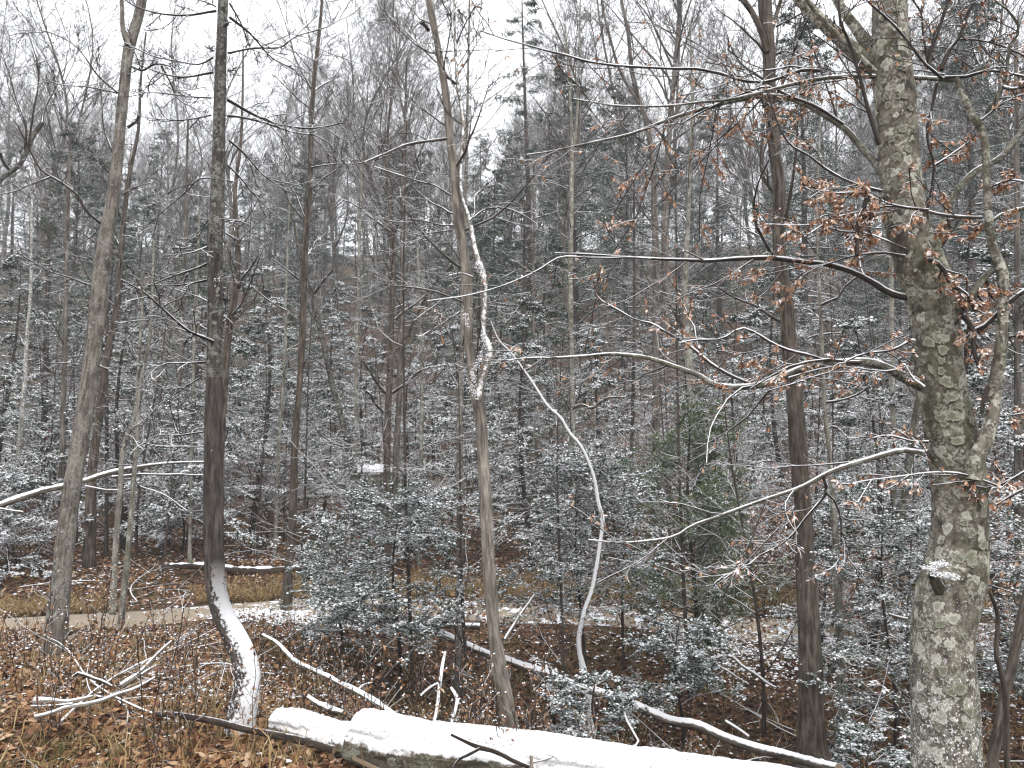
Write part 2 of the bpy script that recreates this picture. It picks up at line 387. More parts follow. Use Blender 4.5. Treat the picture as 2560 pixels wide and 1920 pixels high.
M['beech_limb'] = bark('beech_limb', (.045, .04, .032), (.145, .13, .104), thr=.6, amt=.6, lichen=(.28, .3, .25), lthr=.5, lsc=22, ridge=30, moss=.4)
M['twig'] = bark('twig', (.036, .029, .025), (.10, .08, .068), thr=.55, amt=.6, ridge=60, bump=.2)
M['dark_twig'] = bark('dark_twig', (.022, .018, .016), (.06, .048, .042), thr=.45, amt=.5, ridge=60, bump=.2)
M['far_bark'] = bark('far_bark', (.06, .052, .045), (.19, .165, .145), thr=.45, amt=.9, ridge=22, bump=.3, spk=.2)
M['far_dark'] = bark('far_dark', (.026, .022, .02), (.09, .076, .068), thr=.45, amt=.9, ridge=22, bump=.3)
M['far_twig'] = bark('far_twig', (.042, .035, .03), (.11, .092, .08), thr=.66, amt=.6, ridge=22, bump=.1)
M['log_bark'] = bark('log_bark', (.05, .04, .03), (.19, .165, .13), thr=.2, amt=.9, lichen=(.3, .31, .25), lthr=.6, lsc=12, ridge=55, bump=1, moss=.5)
M['birch_log'] = bark('birch_log', (.06, .052, .042), (.22, .195, .165), thr=.3, amt=.9, ridge=40)
M['pole_bark'] = bark('pole_bark', (.028, .02, .016), (.075, .055, .042), thr=.9, amt=.5, ridge=50, bump=.4)
GR = [(0, (.018, .034, .022)), (.5, (.03, .056, .034)), (1, (.05, .08, .045))]
M['hemlock'] = leaf_mat('hemlock', GR, thr=.66, amt=1.3, sc=3.2)
M['far_hemlock'] = leaf_mat('far_hemlock', [(0, (.013, .036, .018)), (1, (.036, .08, .038))], thr=.8, amt=1.4, sc=2)
M['holly'] = leaf_mat('holly', [(0, (.012, .03, .018)), (.6, (.024, .052, .032)), (1, (.045, .09, .045))], thr=.86, amt=1.0, sc=20)
M['young_pine'] = leaf_mat('young_pine', [(0, (.06, .095, .04)), (1, (.15, .19, .09))], thr=.66, amt=.8, sc=14)
M['copper'] = leaf_mat('copper', [(0, (.17, .07, .035)), (.35, (.36, .18, .10)), (.7, (.53, .33, .21)), (1, (.60, .45, .34))], thr=.5, amt=.9, sc=30)
M['litter'] = leaf_mat('litter', [(0, (.05, .027, .015)), (.3, (.14, .062, .03)), (.55, (.23, .112, .05)), (.8, (.34, .19, .095)), (1, (.45, .33, .22))], thr=1.05, amt=1.4, sc=16)
M['pale_leaf'] = leaf_mat('pale_leaf', [(0, (.22, .12, .08)), (.5, (.38, .26, .19)), (1, (.5, .4, .34))], thr=.5, amt=.8, sc=30)
M['dry_grass'] = leaf_mat('dry_grass', [(0, (.12, .075, .03)), (.5, (.27, .18, .08)), (1, (.42, .32, .17))], thr=1.0, amt=.9, sc=12)
M['green_grass'] = leaf_mat('green_grass', [(0, (.05, .05, .015)), (.5, (.11, .095, .03)), (1, (.2, .16, .07))], thr=1.0, amt=.9, sc=12)

# ground
def ground_mat():
    m, nt, b = new_mat('leaf_litter_ground'); g = nd(nt, 'ShaderNodeNewGeometry'); p = g.outputs['Position']
    v = nd(nt, 'ShaderNodeTexVoronoi'); v.inputs['Scale'].default_value = 19; nt.links.new(p, v.inputs['Vector'])
    s = nd(nt, 'ShaderNodeSeparateColor'); nt.links.new(v.outputs['Color'], s.inputs[0])
    c = ramp(nt, s.outputs[0], [(0, (.016, .01, .007)), (.35, (.045, .022, .013)), (.7, (.09, .042, .023)), (1, (.16, .085, .05))])
    c = mixc(nt, ramp(nt, noise(nt, p, 1.1, 4), [(.45, 0), (.62, .6)]), c, (.075, .058, .022))
    # snow lies in speckles and patches
    a = noise(nt, p, 26, 4, .7); bb = noise(nt, p, 1.3, 3, .6)
    sn = ramp(nt, math_(nt, 'MULTIPLY_ADD', bb, .75, a), [(1.02, 0), (1.08, 1)])
    c = mixc(nt, sn, c, (.78, .80, .82))
    nt.links.new(c, b.inputs['Base Color']); b.inputs['Roughness'].default_value = .9
    bp = nd(nt, 'ShaderNodeBump'); bp.inputs['Strength'].default_value = .9; bp.inputs['Distance'].default_value = .03
    nt.links.new(math_(nt, 'ADD', s.outputs[1], sn), bp.inputs['Height']); nt.links.new(bp.outputs[0], b.inputs['Normal'])
    return m
def path_mat():
    m, nt, b = new_mat('path_gravel'); g = nd(nt, 'ShaderNodeNewGeometry'); p = g.outputs['Position']
    n = noise(nt, p, 60, 5, .7); c = ramp(nt, n, [(.3, (.16, .125, .09)), (.6, (.36, .30, .23)), (.75, (.5, .46, .4))])
    sx = nd(nt, 'ShaderNodeSeparateXYZ'); nt.links.new(p, sx.inputs[0])
    side = ramp(nt, math_(nt, 'MULTIPLY_ADD', sx.outputs[0], .08, .5), [(.12, .30), (.24, .42), (.42, .45)])
    sn = ramp(nt, math_(nt, 'ADD', noise(nt, p, 5, 5, .65), side), [(.98, 0), (1.05, 1)])
    c = mixc(nt, sn, c, (.78, .80, .85))
    nt.links.new(c, b.inputs['Base Color']); b.inputs['Roughness'].default_value = .95
    bp = nd(nt, 'ShaderNodeBump'); bp.inputs['Strength'].default_value = .5; bp.inputs['Distance'].default_value = .01
    nt.links.new(n, bp.inputs['Height']); nt.links.new(bp.outputs[0], b.inputs['Normal'])
    return m

# ------------------------------------------------------------ ground, path
def axis(n, ext, c, k=5.2):
    s = np.linspace(-1, 1, n); return c + ext * np.sinh(k * s) / math.sinh(k)
X = axis(236, 300, 0); Y = axis(236, 300, 7)
gx, gy = np.meshgrid(X, Y); gz = H(gx, gy)
mb = MB(); nX = len(X)
ii, jj = np.meshgrid(np.arange(nX - 1), np.arange(len(Y) - 1))
q0 = (jj * nX + ii).ravel()
mb.add(np.stack([gx, gy, gz], -1), np.stack([q0, q0 + 1, q0 + nX + 1, q0 + nX], 1))
tag(mb.build('ground', ground_mat()), kind='structure')
mb = MB(); pp = crom(np.c_[PATH, np.zeros(len(PATH))], 260)
tn = norm(np.gradient(pp, axis=0)); nn_ = np.stack([-tn[:, 1], tn[:, 0], 0 * tn[:, 0]], 1)
offs = np.array([-1, -.8, -.5, -.2, .1, .4, .7, .9, 1.05]); lift = np.array([-.06, .012, .02, .026, .028, .026, .022, .012, -.06])
hw = .34 + .08 * vnoise(np.stack([pp[:, 0] * .8, pp[:, 1] * 0, pp[:, 0] * 0], -1), 8)
V = pp[:, None, :] + nn_[:, None, :] * (offs[None, :] * hw[:, None])[..., None]
V[..., 2] = H(V[..., 0], V[..., 1]) + lift + .012 * (n2(V[..., 0], V[..., 1], 9, 2) - .5)
i2, j2 = np.meshgrid(np.arange(8), np.arange(259)); q = (j2 * 9 + i2).ravel()
mb.add(V, np.stack([q, q + 9, q + 10, q + 1], 1)[:, ::-1])
tag(mb.build('path', path_mat()), kind='structure')

# ------------------------------------------------------------ traced trees
def col_px(*rows): return np.array(rows, float)
def tree(name, label, cat, trunks, limbs=(), mats=('mid_bark', 'twig'), twigs=((5, .35), (5, .45), (3, .5)), group=None, snow=1.0, base_sink=.25, sides=22, amp=.07, freq=30, up=.02, autol=0, auto_ang=(40, 75), ground=True, autot=(.35, .98), autoL=(.10, .22), loc=None, tw_rmin=.0022, ridge_thr=.28, twig_on_trunk=0):
    """trunks: [(rows of u,v,width), d0, d1]; limbs: [(uv, d0, d1, w0, w1)]"""
    first = None; tmat = []; paths = []
    for tr_ in trunks:
        rows, d0, d1 = tr_[:3]; tmat.append(tr_[3] if len(tr_) > 3 else mats[0])
        s = np.concatenate([[0], np.cumsum(np.linalg.norm(np.diff(rows[:, :2], axis=0), axis=1))]); s /= s[-1]
        d = d0 + (d1 - d0) * s; p3 = P(rows[:, :2], d); r3 = rows[:, 2] / 2 * d / F * .88 * (1 - amp * .8)
        if first is None:
            first = p3[0].copy()
            if ground:
                zb = H(first[0], first[1]) - base_sink
                if p3[0][2] > zb + .05:
                    dirn = (p3[0] - p3[1]) * 1.0; dirn = dirn / max(-dirn[2], .2)
                    dirn[:2] = np.clip(dirn[:2], -.25, .25); dirn[2] = -1
                    p3 = np.concatenate([(p3[0] + dirn * (p3[0][2] - zb))[None], p3]); r3 = np.concatenate([[r3[0] * 1.12], r3])
                first = np.array([p3[0][0], p3[0][1], H(p3[0][0], p3[0][1])])
        L = np.linalg.norm(np.diff(p3, axis=0), axis=1).sum(); n = int(np.clip(L / .07, 14, 170))
        q = crom(np.c_[p3, r3], n)
        paths.append((q[:, :3], q[:, 3]))
    root = empty(name, tuple(first), label, cat, group)
    for (p, r), tm in zip(paths, tmat):
        mbt = MB(); tubes(mbt, p[None], r[None], sides if r.max() > .03 else 10, 0, amp=amp, freq=freq)
        mbt.build('trunk', M[tm], root, first)
    lp = []
    for lb in limbs:
        uv, d0, d1, w0, w1 = lb[:5]
        p, r = limb_path(uv, d0, d1, w0, w1)
        lm = MB(); tubes(lm, p[None], r[None], 8 if r.max() > .008 else 5, 0, amp=.1, freq=60)
        ob = lm.build('branch', M[lb[5] if len(lb) > 5 else mats[1]], root, first)
        if snow and r.max() > .004:
            sm = MB(); snow_ridge(sm, p, r, snow, thr=ridge_thr); so_ = sm.build('snow', M['clean_snow'], ob, first)
        lp.append((p, r))
    tw = MB(); any_ = False; last = None
    if autol:
        a, b = stack(paths, 60)
        g, gr = grow(a, b, autol, autot, auto_ang, autoL, .4, 9, up + .04, .10, .32, .25, rmin=.003, even=True)
        tubes(tw, g, gr, 5, 0); any_ = True
        g2, gr2 = grow(g, gr, 6, (.2, 1), (30, 60), (.3, .55), .4, 6, up, .14, .55, .3, rmin=.0025); tubes(tw, g2, gr2, 3, 0)
        g3, gr3 = grow(g2, gr2, 4, (.2, 1), (30, 60), (.35, .6), .4, 4, up, .15, .6, .4, rmin=tw_rmin); tubes(tw, g3, gr3, 3, 0)
        last = (g3, gr3)
    if lp and twigs:
        a, b = stack(lp, 24); levels = []
        for k, (per, ln) in enumerate(twigs):
            a, b = grow(a, b, per, (.12, 1), (28, 62), (ln * .5, ln * 1.1), .5, 7 - k, up, .11, .55, .3, rmin=max(.0032 - k * .0006, tw_rmin), even=(k == 0))
            tubes(tw, a, b, 4 if k == 0 else 3, 0); levels.append((a, b))
        any_ = True; last = levels
    if any_: tag(tw.build('twigs', M[mats[1]], root, first), kind='stuff')
    return root, first, lp, last, paths

T = {}
# grey tree leaning right near the path
T['lean'] = tree('oak_tree', 'tall straight grey tree by the path, leaning and forking near its top', 'tree',
 [(col_px((134, 1615, 66), (150, 1480, 55), (172, 1280, 51), (224, 951, 49), (259, 640, 46), (286, 467, 36), (309, 233, 31), (325, 110, 32), (345, 45, 29), (360, -30, 27), (400, -500, 18)), 7.2, 7.2),
  (col_px((322, 115, 22), (308, 75, 16), (305, 20, 12), (303, -60, 11)), 7.15, 7.2)],
 [(C(1, '650 1440 560 1360 500 1260 400 1180 260 1090 190 960 130 840 60 740 0 700'), 7.2, 6.6, 8, 2),
  (C(1, '320 1140 200 1185 100 1230 0 1250'), 6.9, 6.6, 5, 2),
  (C(1, '760 600 640 500 480 290 300 205 80 190'), 7.2, 6.5, 5, 1.5),
  (C(1, '755 600 640 570 450 550 380 540 200 470'), 7.2, 6.8, 4, 1.5),
  (C(1, '720 970 670 830 650 600 640 420'), 7.2, 7.6, 5, 1.5),
  (C(1, '700 1110 600 1010 500 930'), 7.2, 7, 4, 1.5),
  (C(1, '850 430 920 450 980 415 1100 430 1140 520'), 7.2, 6.9, 7, 2, 'dark_twig'),
  (C(1, '1040 430 1100 540 1140 630 1260 700 1330 760'), 7.0, 6.9, 5, 2, 'dark_twig'),
  (C(1, '820 820 880 770 890 740'), 7.2, 7.2, 8, 5),
  (C(1, '790 1250 860 1210 1000 1170'), 7.2, 7.3, 6, 2),
  (C(4, '600 195 480 150 330 100 150 0'), 7.2, 6.6, 5, 2), (C(4, '530 710 440 690 280 680 200 640'), 7.2, 6.8, 4, 2),
  (C(4, '640 705 700 730 740 770'), 7.2, 7.2, 5, 3)],
 ('grey_bark', 'twig'), twigs=((7, .5), (5, .5), (3, .5)), sides=30, snow=.6, ridge_thr=.4)
# dark straight tree with the curved snowy foot
BR2 = [(C(1, '1460 640 1620 730 1800 800 2000 825 2212 790') , 4.9, 5.4, 9, 3), (C(1, '1462 745 1560 755 1700 790 1850 840 2050 880 2130 930'), 4.9, 5.2, 7, 2),
 (C(1, '1470 900 1560 980 1650 1080 1750 1170 1950 1250'), 4.9, 5.6, 6, 1.5), (C(1, '1460 1060 1560 1160 1680 1300 1760 1370'), 4.9, 5.4, 5, 1.5),
 (C(1, '1475 110 1600 210 1750 370 1900 460 2000 570'), 4.9, 5.4, 7, 2), (C(1, '1475 20 1560 170 1600 300 1740 360'), 4.9, 5.2, 5, 1.5),
 (C(1, '1470 340 1600 315 1800 300 1900 240 2100 170 2212 110'), 4.9, 5.8, 7, 2),
 (C(1, '1390 70 1190 100 980 80 860 40 800 0'), 4.9, 4.6, 7, 3), (C(1, '1390 45 1330 15 1270 0'), 4.9, 4.8, 5, 2),
 (C(1, '1370 370 1290 415 1150 400 980 360 800 270'), 4.9, 4.7, 6, 2),
 (C(1, '1370 465 1170 490 1000 460 860 400'), 4.9, 4.8, 6, 2), (C(1, '1360 630 1180 620 1000 600 840 600'), 4.9, 4.8, 5, 1.5),
 (C(1, '1360 740 1180 775 1000 770 860 740'), 4.9, 4.8, 5, 1.5), (C(1, '1330 1590 1200 1630 1050 1645'), 4.9, 4.6, 6, 2),
 (C(1, '1350 1145 1280 1150 1200 1230 1000 1400 850 1530'), 4.9, 5.4, 4, 1.5), (C(1, '1340 1410 1180 1600 1120 1580'), 4.9, 4.8, 3, 1.5),
 (C(1, '1455 1160 1520 1170'), 4.9, 4.9, 5, 3), (C(1, '1450 1425 1500 1415 1550 1420'), 4.9, 4.7, 5, 4), (C(1, '1465 455 1500 455'), 4.9, 4.8, 5, 4),
 (C(1, '1375 325 1350 315'), 4.9, 4.8, 5, 3), (C(1, '1440 170 1470 150'), 4.8, 4.7, 6, 5), (C(1, '1450 1500 1510 1530 1500 1600'), 4.9, 5.0, 5, 2),
 (C(4, '1330 50 1150 120 940 190'), 4.9, 4.7, 7, 3), (C(4, '1330 155 1150 185 940 190'), 4.9, 4.7, 6, 2), (C(4, '1370 550 1200 470 1080 370 930 230 780 150'), 4.85, 4.3, 8, 3),
 (C(4, '1320 680 1180 690 1060 695 950 780 900 900'), 4.9, 4.6, 5, 2), (C(4, '1330 290 1250 255 1100 300 1040 330'), 4.9, 5.1, 4, 2), (C(4, '1320 520 1200 485 1080 470 1020 530'), 4.9, 5.1, 5, 2),
 (C(4, '1310 965 1220 965'), 4.9, 4.8, 4, 2), (C(4, '1380 155 1415 130'), 4.75, 4.6, 7, 4), (C(4, '1440 390 1480 420 1490 500'), 4.9, 5, 4, 2),
 (C(4, '1310 1130 1150 1150 1000 1160 920 1210'), 4.9, 5.2, 5, 2), (C(4, '1290 780 1120 890 1020 960 920 1080'), 4.9, 5.2, 4, 2), (C(4, '1330 1225 1100 1225 950 1230 910 1260'), 4.9, 5.3, 4, 2)]
T['curved'] = tree('larch_tree', 'dark straight tree whose curved foot is plastered with snow', 'tree',
 [(col_px((536, 951, 45), (537, 800, 44), (539, 640, 43), (544, 467, 39), (550, 233, 35), (558, 0, 31), (570, -450, 20)), 4.9, 4.9)],
 BR2, ('dark_bark', 'dark_twig'), twigs=((7, .5), (4, .45), (2, .5)), sides=30, ground=False, up=.0, snow=.5, ridge_thr=.42)
mbt = MB()
cf = col_px((596, 1830, 84), (604, 1790, 80), (614, 1740, 74), (620, 1695, 72), (612, 1650, 70), (594, 1605, 66), (570, 1560, 60), (550, 1515, 56), (540, 1460, 54), (536, 1400, 54), (533, 1280, 53), (533, 1100, 49), (536, 945, 45.3))
p3 = P(cf[:, :2], 4.9); q = crom(np.c_[p3, cf[:, 2] / 2 * 4.9 / F * .84], 70)
tubes(mbt, q[None, :, :3], q[None, :, 3], 34, 0, amp=.07, freq=30)
mbt.build('trunk', M['curve_bark'], T['curved'][0], T['curved'][1])['label'] = 'snow plastered curved foot of the trunk'
T['path_tree'] = tree('maple_tree', 'slim brown tree standing at the edge of the path', 'tree',
 [(col_px((716, 1512, 34), (720, 1440, 26), (732, 1280, 23), (738, 1100, 22), (750, 951, 19), (757, 800, 21), (762, 640, 20), (774, 467, 17), (782, 233, 14), (803, 30, 9), (812, -120, 6)), 10, 10)],
 [(C(1, '2030 580 2100 530 2212 480'), 10, 10.5, 5, 2), (C(1, '1990 1080 2100 1060 2212 1050'), 10, 9.6, 5, 2), (C(1, '2000 570 1900 380 1850 200 1780 0'), 10, 10.6, 5, 2), (C(1, '2010 1210 2100 1130 2212 1060'), 10, 9.6, 4, 2),
  (C(1, '1960 1400 1900 1250 1820 1100 1740 1000'), 10, 10.6, 4, 2), (C(1, '2050 380 2130 250 2212 210'), 10, 10.6, 4, 2), (C(1, '1995 700 1900 620 1760 480'), 10, 9.6, 4, 2),
  (C(4, '1920 150 1830 80 1750 15'), 10, 9.5, 5, 2), (C(4, '1840 350 1750 300 1590 170'), 9.9, 9.4, 4, 2), (C(4, '1950 700 1980 660'), 10, 9.8, 6, 3)],
 ('brown_bark', 'twig'), twigs=((6, .5), (5, .5), (3, .5)), autol=10, autot=(.5, .98))
# the twisted pair in the middle
T['twisted'] = tree('twisted_oak', 'twisted tree behind the snowy log, snow packed in the fork of its two stems', 'tree',
 [(col_px((1282, 1850, 58), (1272, 1800, 53), (1262, 1740, 49), (1249, 1669, 46), (1238, 1600, 42), (1230, 1513, 41), (1222, 1400, 40), (1215, 1280, 39), (1208, 1150, 37), (1199, 1029, 36), (1192, 985, 40), (1184, 945, 34), (1176, 900, 28), (1172, 850, 27), (1171, 796, 27), (1166, 679, 29), (1156, 610, 30), (1146, 544, 31), (1138, 440, 28), (1126, 350, 26), (1119, 272, 25), (1108, 190, 22), (1095, 120, 21), (1080, 40, 22), (1068, -20, 21), (1020, -300, 14)), 5.6, 5.6),
  (col_px((1194, 1000, 26), (1203, 960, 26), (1212, 925, 27), (1222, 890, 26), (1226, 872, 25), (1216, 855, 24), (1208, 840, 20), (1209, 796, 20), (1211, 750, 20), (1209, 700, 22), (1202, 672, 22), (1192, 645, 18), (1183, 600, 15), (1175, 556, 15), (1163, 520, 13), (1153, 480, 12), (1152, 430, 12), (1156, 360, 13), (1158, 320, 14), (1153, 270, 13), (1144, 210, 11), (1140, 155, 9), (1137, 60, 8), (1134, -80, 6)), 5.5, 5.6, 'patch_snow_bark')],
 [(C(2, '700 890 620 900 560 912 420 930 300 980 200 1030 120 1055 0 1055'), 5.6, 5.0, 9, 3), (C(2, '570 195 545 160 525 145'), 5.6, 5.5, 10, 7),
  (C(2, '680 490 720 520 745 545'), 5.6, 5.62, 8, 7), (C(2, '730 1450 620 1440 500 1410 380 1400'), 5.6, 5.9, 4, 2), (C(2, '720 1260 620 1200 480 1160 220 1070'), 5.6, 6.0, 5, 2),
  (C(2, '860 1400 930 1350 1030 1335 1150 1370 1260 1440'), 5.5, 5.9, 5, 2), (C(2, '620 400 540 320 420 200 300 90'), 5.6, 6.2, 5, 2), (C(2, '750 280 800 170 885 15'), 5.6, 5.4, 4, 3),
  (C(2, '835 1420 860 1380 870 1260 960 1180'), 5.5, 5.9, 5, 2), (C(2, '720 1480 600 1495 480 1530 420 1580'), 5.6, 5.9, 4, 2), (C(5, '770 360 640 440 520 520'), 5.6, 5.3, 4, 2), (C(5, '850 135 790 110 700 125'), 5.5, 5.3, 4, 2),
  (C(5, '885 760 880 600 895 400 870 340'), 5.45, 5.5, 5, 3, 'dark_twig')],
 ('mid_bark', 'twig'), twigs=((6, .5), (5, .5), (3, .5)), sides=30, amp=.10, autol=16, autot=(.5, .99), autoL=(.12, .22), ridge_thr=.35)
root_tw = T['twisted']
# lumps of snow caught in the fork
mbs = MB()
c0 = P(C(5, '860 820 850 760 875 700 890 690 860 780 845 850 870 870 905 640 930 560 960 590 925 500 915 520 800 380 815 420 905 90 885 60 920 130'), 5.44)
cc = np.repeat(c0, 30, 0) + R.normal(size=(len(c0) * 30, 3)) * np.array([.010, .006, .02])
puffs(mbs, cc, .005 * R.uniform(.5, 1.5, len(cc)), .8, 0)
tag(mbs.build('snow', M['clean_snow'], root_tw[0], root_tw[1]), kind='stuff')
T['fork'] = tree('fork_oak', 'brown trunk with short bare arms branching at half height behind the shrubs', 'tree',
 [(col_px((962, 1420, 24), (966, 1278, 21), (968, 1130, 20), (970, 1029, 20), (974, 951, 20), (976, 873, 19), (981, 757, 18), (982, 640, 16), (976, 520, 11), (968, 460, 9), (972, 300, 7), (985, 180, 4)), 12, 12),
  (C(5, '350 650 380 580 440 500 470 420 520 330 570 220 650 130 720 60')[:, [0, 1]] @ np.eye(2, 3) + np.array([0, 0, 10.]), 12, 11.6)],
 [(C(5, '340 880 380 850 430 820 500 750 570 720 690 705'), 12, 11.5, 8, 4), (C(5, '300 890 240 820 190 740 150 680'), 12, 11.8, 8, 5, 'dark_twig'), (C(5, '280 1010 220 940 185 880 160 870'), 12, 11.8, 8, 6, 'dark_twig'),
  (C(5, '355 410 410 360 480 310 600 200'), 12, 12, 9, 3), (C(5, '320 620 275 630'), 12, 12, 10, 5), (C(2, '330 1500 330 1200 290 1000 260 850 290 600'), 12, 12.5, 7, 2), (C(2, '340 1500 200 1400 60 1300 0 1280'), 12, 11.5, 6, 2)],
 ('brown_bark', 'twig'), autol=14, autot=(.5, .99), autoL=(.12, .26), group=None)
T['fork2'] = tree('shadow_oak', 'second dark trunk standing close behind the trunk with short bare arms', 'tree',
 [(col_px((985, 1400, 22), (988, 1200, 20), (996, 1030, 18), (1001, 860, 16), (1005, 720, 15), (1010, 500, 12), (1013, 300, 8), (1016, 150, 5)), 14, 14)], (), ('far_bark', 'far_twig'), autol=22, autot=(.45, .98), autoL=(.12, .22))
T['behind'] = tree('ash_tree', 'thin upright trunk just behind the twisted tree', 'tree',
 [(col_px((1146, 1690, 30), (1146, 1600, 24), (1150, 1450, 21), (1149, 1278, 20), (1149, 1100, 18), (1152, 951, 17), (1157, 800, 16), (1160, 640, 14), (1166, 400, 11), (1170, 200, 8), (1175, -50, 5)), 8, 8)], (), ('grey_bark', 'twig'), autol=18, autot=(.45, .98), autoL=(.1, .2))
T['sapling'] = tree('snowy_sapling', 'slender bowed sapling coated white with snow, arching to the left', 'sapling',
 [(col_px(*[(a, b, w) for (a, b), w in zip(cat_(C(8, '1560 990 1540 900 1535 820 1560 690 1575 620 1600 560 1625 480 1640 400 1655 320 1672 200 1690 60'), C(5, '1655 1560 1640 1450 1600 1330 1540 1210 1470 1130 1420 1040 1340 970 1280 880 1230 800 1180 730 1130 660 1080 600 1020 540 990 470 970 420')),
   [20, 15, 14, 14, 13, 13, 12, 12, 11, 11, 11, 11, 10, 10, 10, 10, 9, 9, 8, 7, 6, 5, 5, 4, 3, 3, 3])]), 7.4, 6.6)],
 [(C(5, '1480 990 1440 920 1350 800 1290 720'), 7, 6.8, 4, 2), (C(5, '1105 640 1110 600 1135 575 1200 560'), 6.8, 6.7, 3, 1.5), (C(5, '1700 0 1700 0')[:1].repeat(2, 0) + np.array([[0, 0], [1, 1]]), 7, 7, 1, 1)][:2],
 ('coated_bark', 'twig'), twigs=((5, .5), (4, .5)), sides=12)
T['arm'] = tree('mossy_tree', 'pale mossy trunk with one snow lined arm, beyond the bowed white sapling', 'tree',
 [(col_px((1435, 1300, 20), (1433, 1176, 19), (1431, 1000, 17), (1428, 850, 15), (1427, 640, 14), (1429, 467, 13), (1429, 340, 10), (1424, 220, 8), (1412, 60, 6)), 13, 13),
  (col_px((1430, 400, 9), (1440, 320, 8), (1446, 230, 7), (1449, 100, 5), (1452, -60, 4)), 13, 13)],
 [(C(5, '1485 1000 1510 970 1570 960 1610 980 1700 920 1835 908'), 13, 12.5, 8, 4)], ('pale_bark', 'far_twig'), autol=20, autot=(.4, .98), autoL=(.1, .22))
T['vee'] = tree('tulip_tree', 'grey tree dividing into two long bare stems in a narrow V', 'tree',
 [(col_px((1640, 1300, 26), (1640, 1100, 24), (1640, 800, 22), (1636, 520, 19), (1628, 380, 17), (1612, 290, 15), (1593, 235, 14), (1578, 160, 12), (1570, 80, 11), (1554, 0, 10), (1545, -80, 9)), 15, 15),
  (col_px((1600, 262, 12), (1581, 233, 11), (1546, 167, 9), (1526, 97, 8), (1507, 20, 7), (1500, -60, 6)), 15, 15)], (), ('far_bark', 'far_twig'), autol=20, autot=(.5, .98), autoL=(.1, .2))
T['patch'] = tree('patchy_tree', 'pale patchy trunk rising behind the young green pine', 'tree',
 [(col_px((1765, 1560, 36), (1755, 1350, 33), (1744, 1126, 31), (1735, 1020, 30), (1727, 951, 28), (1718, 850, 25), (1712, 757, 22), (1716, 640, 16), (1722, 500, 12), (1730, 250, 9), (1725, 60, 6)), 9.6, 9.6)], (), ('pale_bark', 'twig'), autol=14, autot=(.45, .98), autoL=(.1, .2))
T['rough'] = tree('hickory_tree', 'sturdy rough brown trunk with snow heaped on its flared base', 'tree',
 [(col_px((2034, 1900, 118), (2031, 1870, 92), (2030, 1820, 78), (2029, 1747, 71), (2025, 1650, 65), (2023, 1591, 62), (2018, 1500, 59), (2015, 1435, 57), (2009, 1280, 52), (1998, 1150, 54), (1990, 1050, 52), (1984, 960, 48), (1974, 873, 46), (1964, 757, 45), (1955, 690, 42), (1949, 638, 40), (1947, 467, 38), (1934, 350, 36), (1925, 233, 37), (1921, 117, 40), (1912, 0, 42), (1905, -200, 34), (1900, -500, 20)), 6.6, 6.6),
  (col_px((1918, 130, 18), (1900, 70, 20), (1880, 30, 20), (1852, -10, 20), (1820, -80, 18)), 6.55, 6.5),
  (col_px((1925, 90, 14), (1938, 45, 13), (1952, 0, 11), (1965, -60, 10)), 6.6, 6.7)],
 [(C(3, '620 170 700 130 800 70 900 20'), 6.6, 6.2, 6, 3), (C(3, '620 350 660 330 740 350 830 380'), 6.6, 6.3, 7, 4)], ('brown_bark', 'twig'), twigs=((6, .5), (4, .5)), sides=36, amp=.10, freq=30, autol=16, autot=(.45, .98), autoL=(.1, .2))
T['thin_r'] = tree('thin_ash', 'thin pale trunk between the rough brown trunk and the mottled beech', 'tree',
 [(col_px((2100, 1930, 26), (2102, 1830, 25), (2104, 1747, 24), (2100, 1630, 22), (2095, 1474, 22), (2086, 1300, 19), (2078, 1200, 15), (2071, 1107, 13), (2066, 1060, 14), (2060, 990, 11), (2056, 912, 11), (2052, 796, 10), (2048, 718, 9), (2044, 660, 8), (2043, 500, 6), (2050, 300, 5)), 7.0, 7.0)],
 [(C(6, '905 320 960 290 1000 280 1060 200 1130 140 1240 100'), 7, 6.6, 7, 3), (C(6, '935 940 1000 935 1080 915 1160 880 1230 820 1270 750'), 7, 6.6, 6, 3), (C(6, '945 1120 980 1090 1020 1110 1065 1160 1160 1170'), 7, 7, 5, 2), (C(6, '895 400 800 340 750 380'), 7, 7.2, 3, 2)],
 ('pale_bark', 'twig'), twigs=((5, .5), (4, .5), (3, .5)), sides=14)

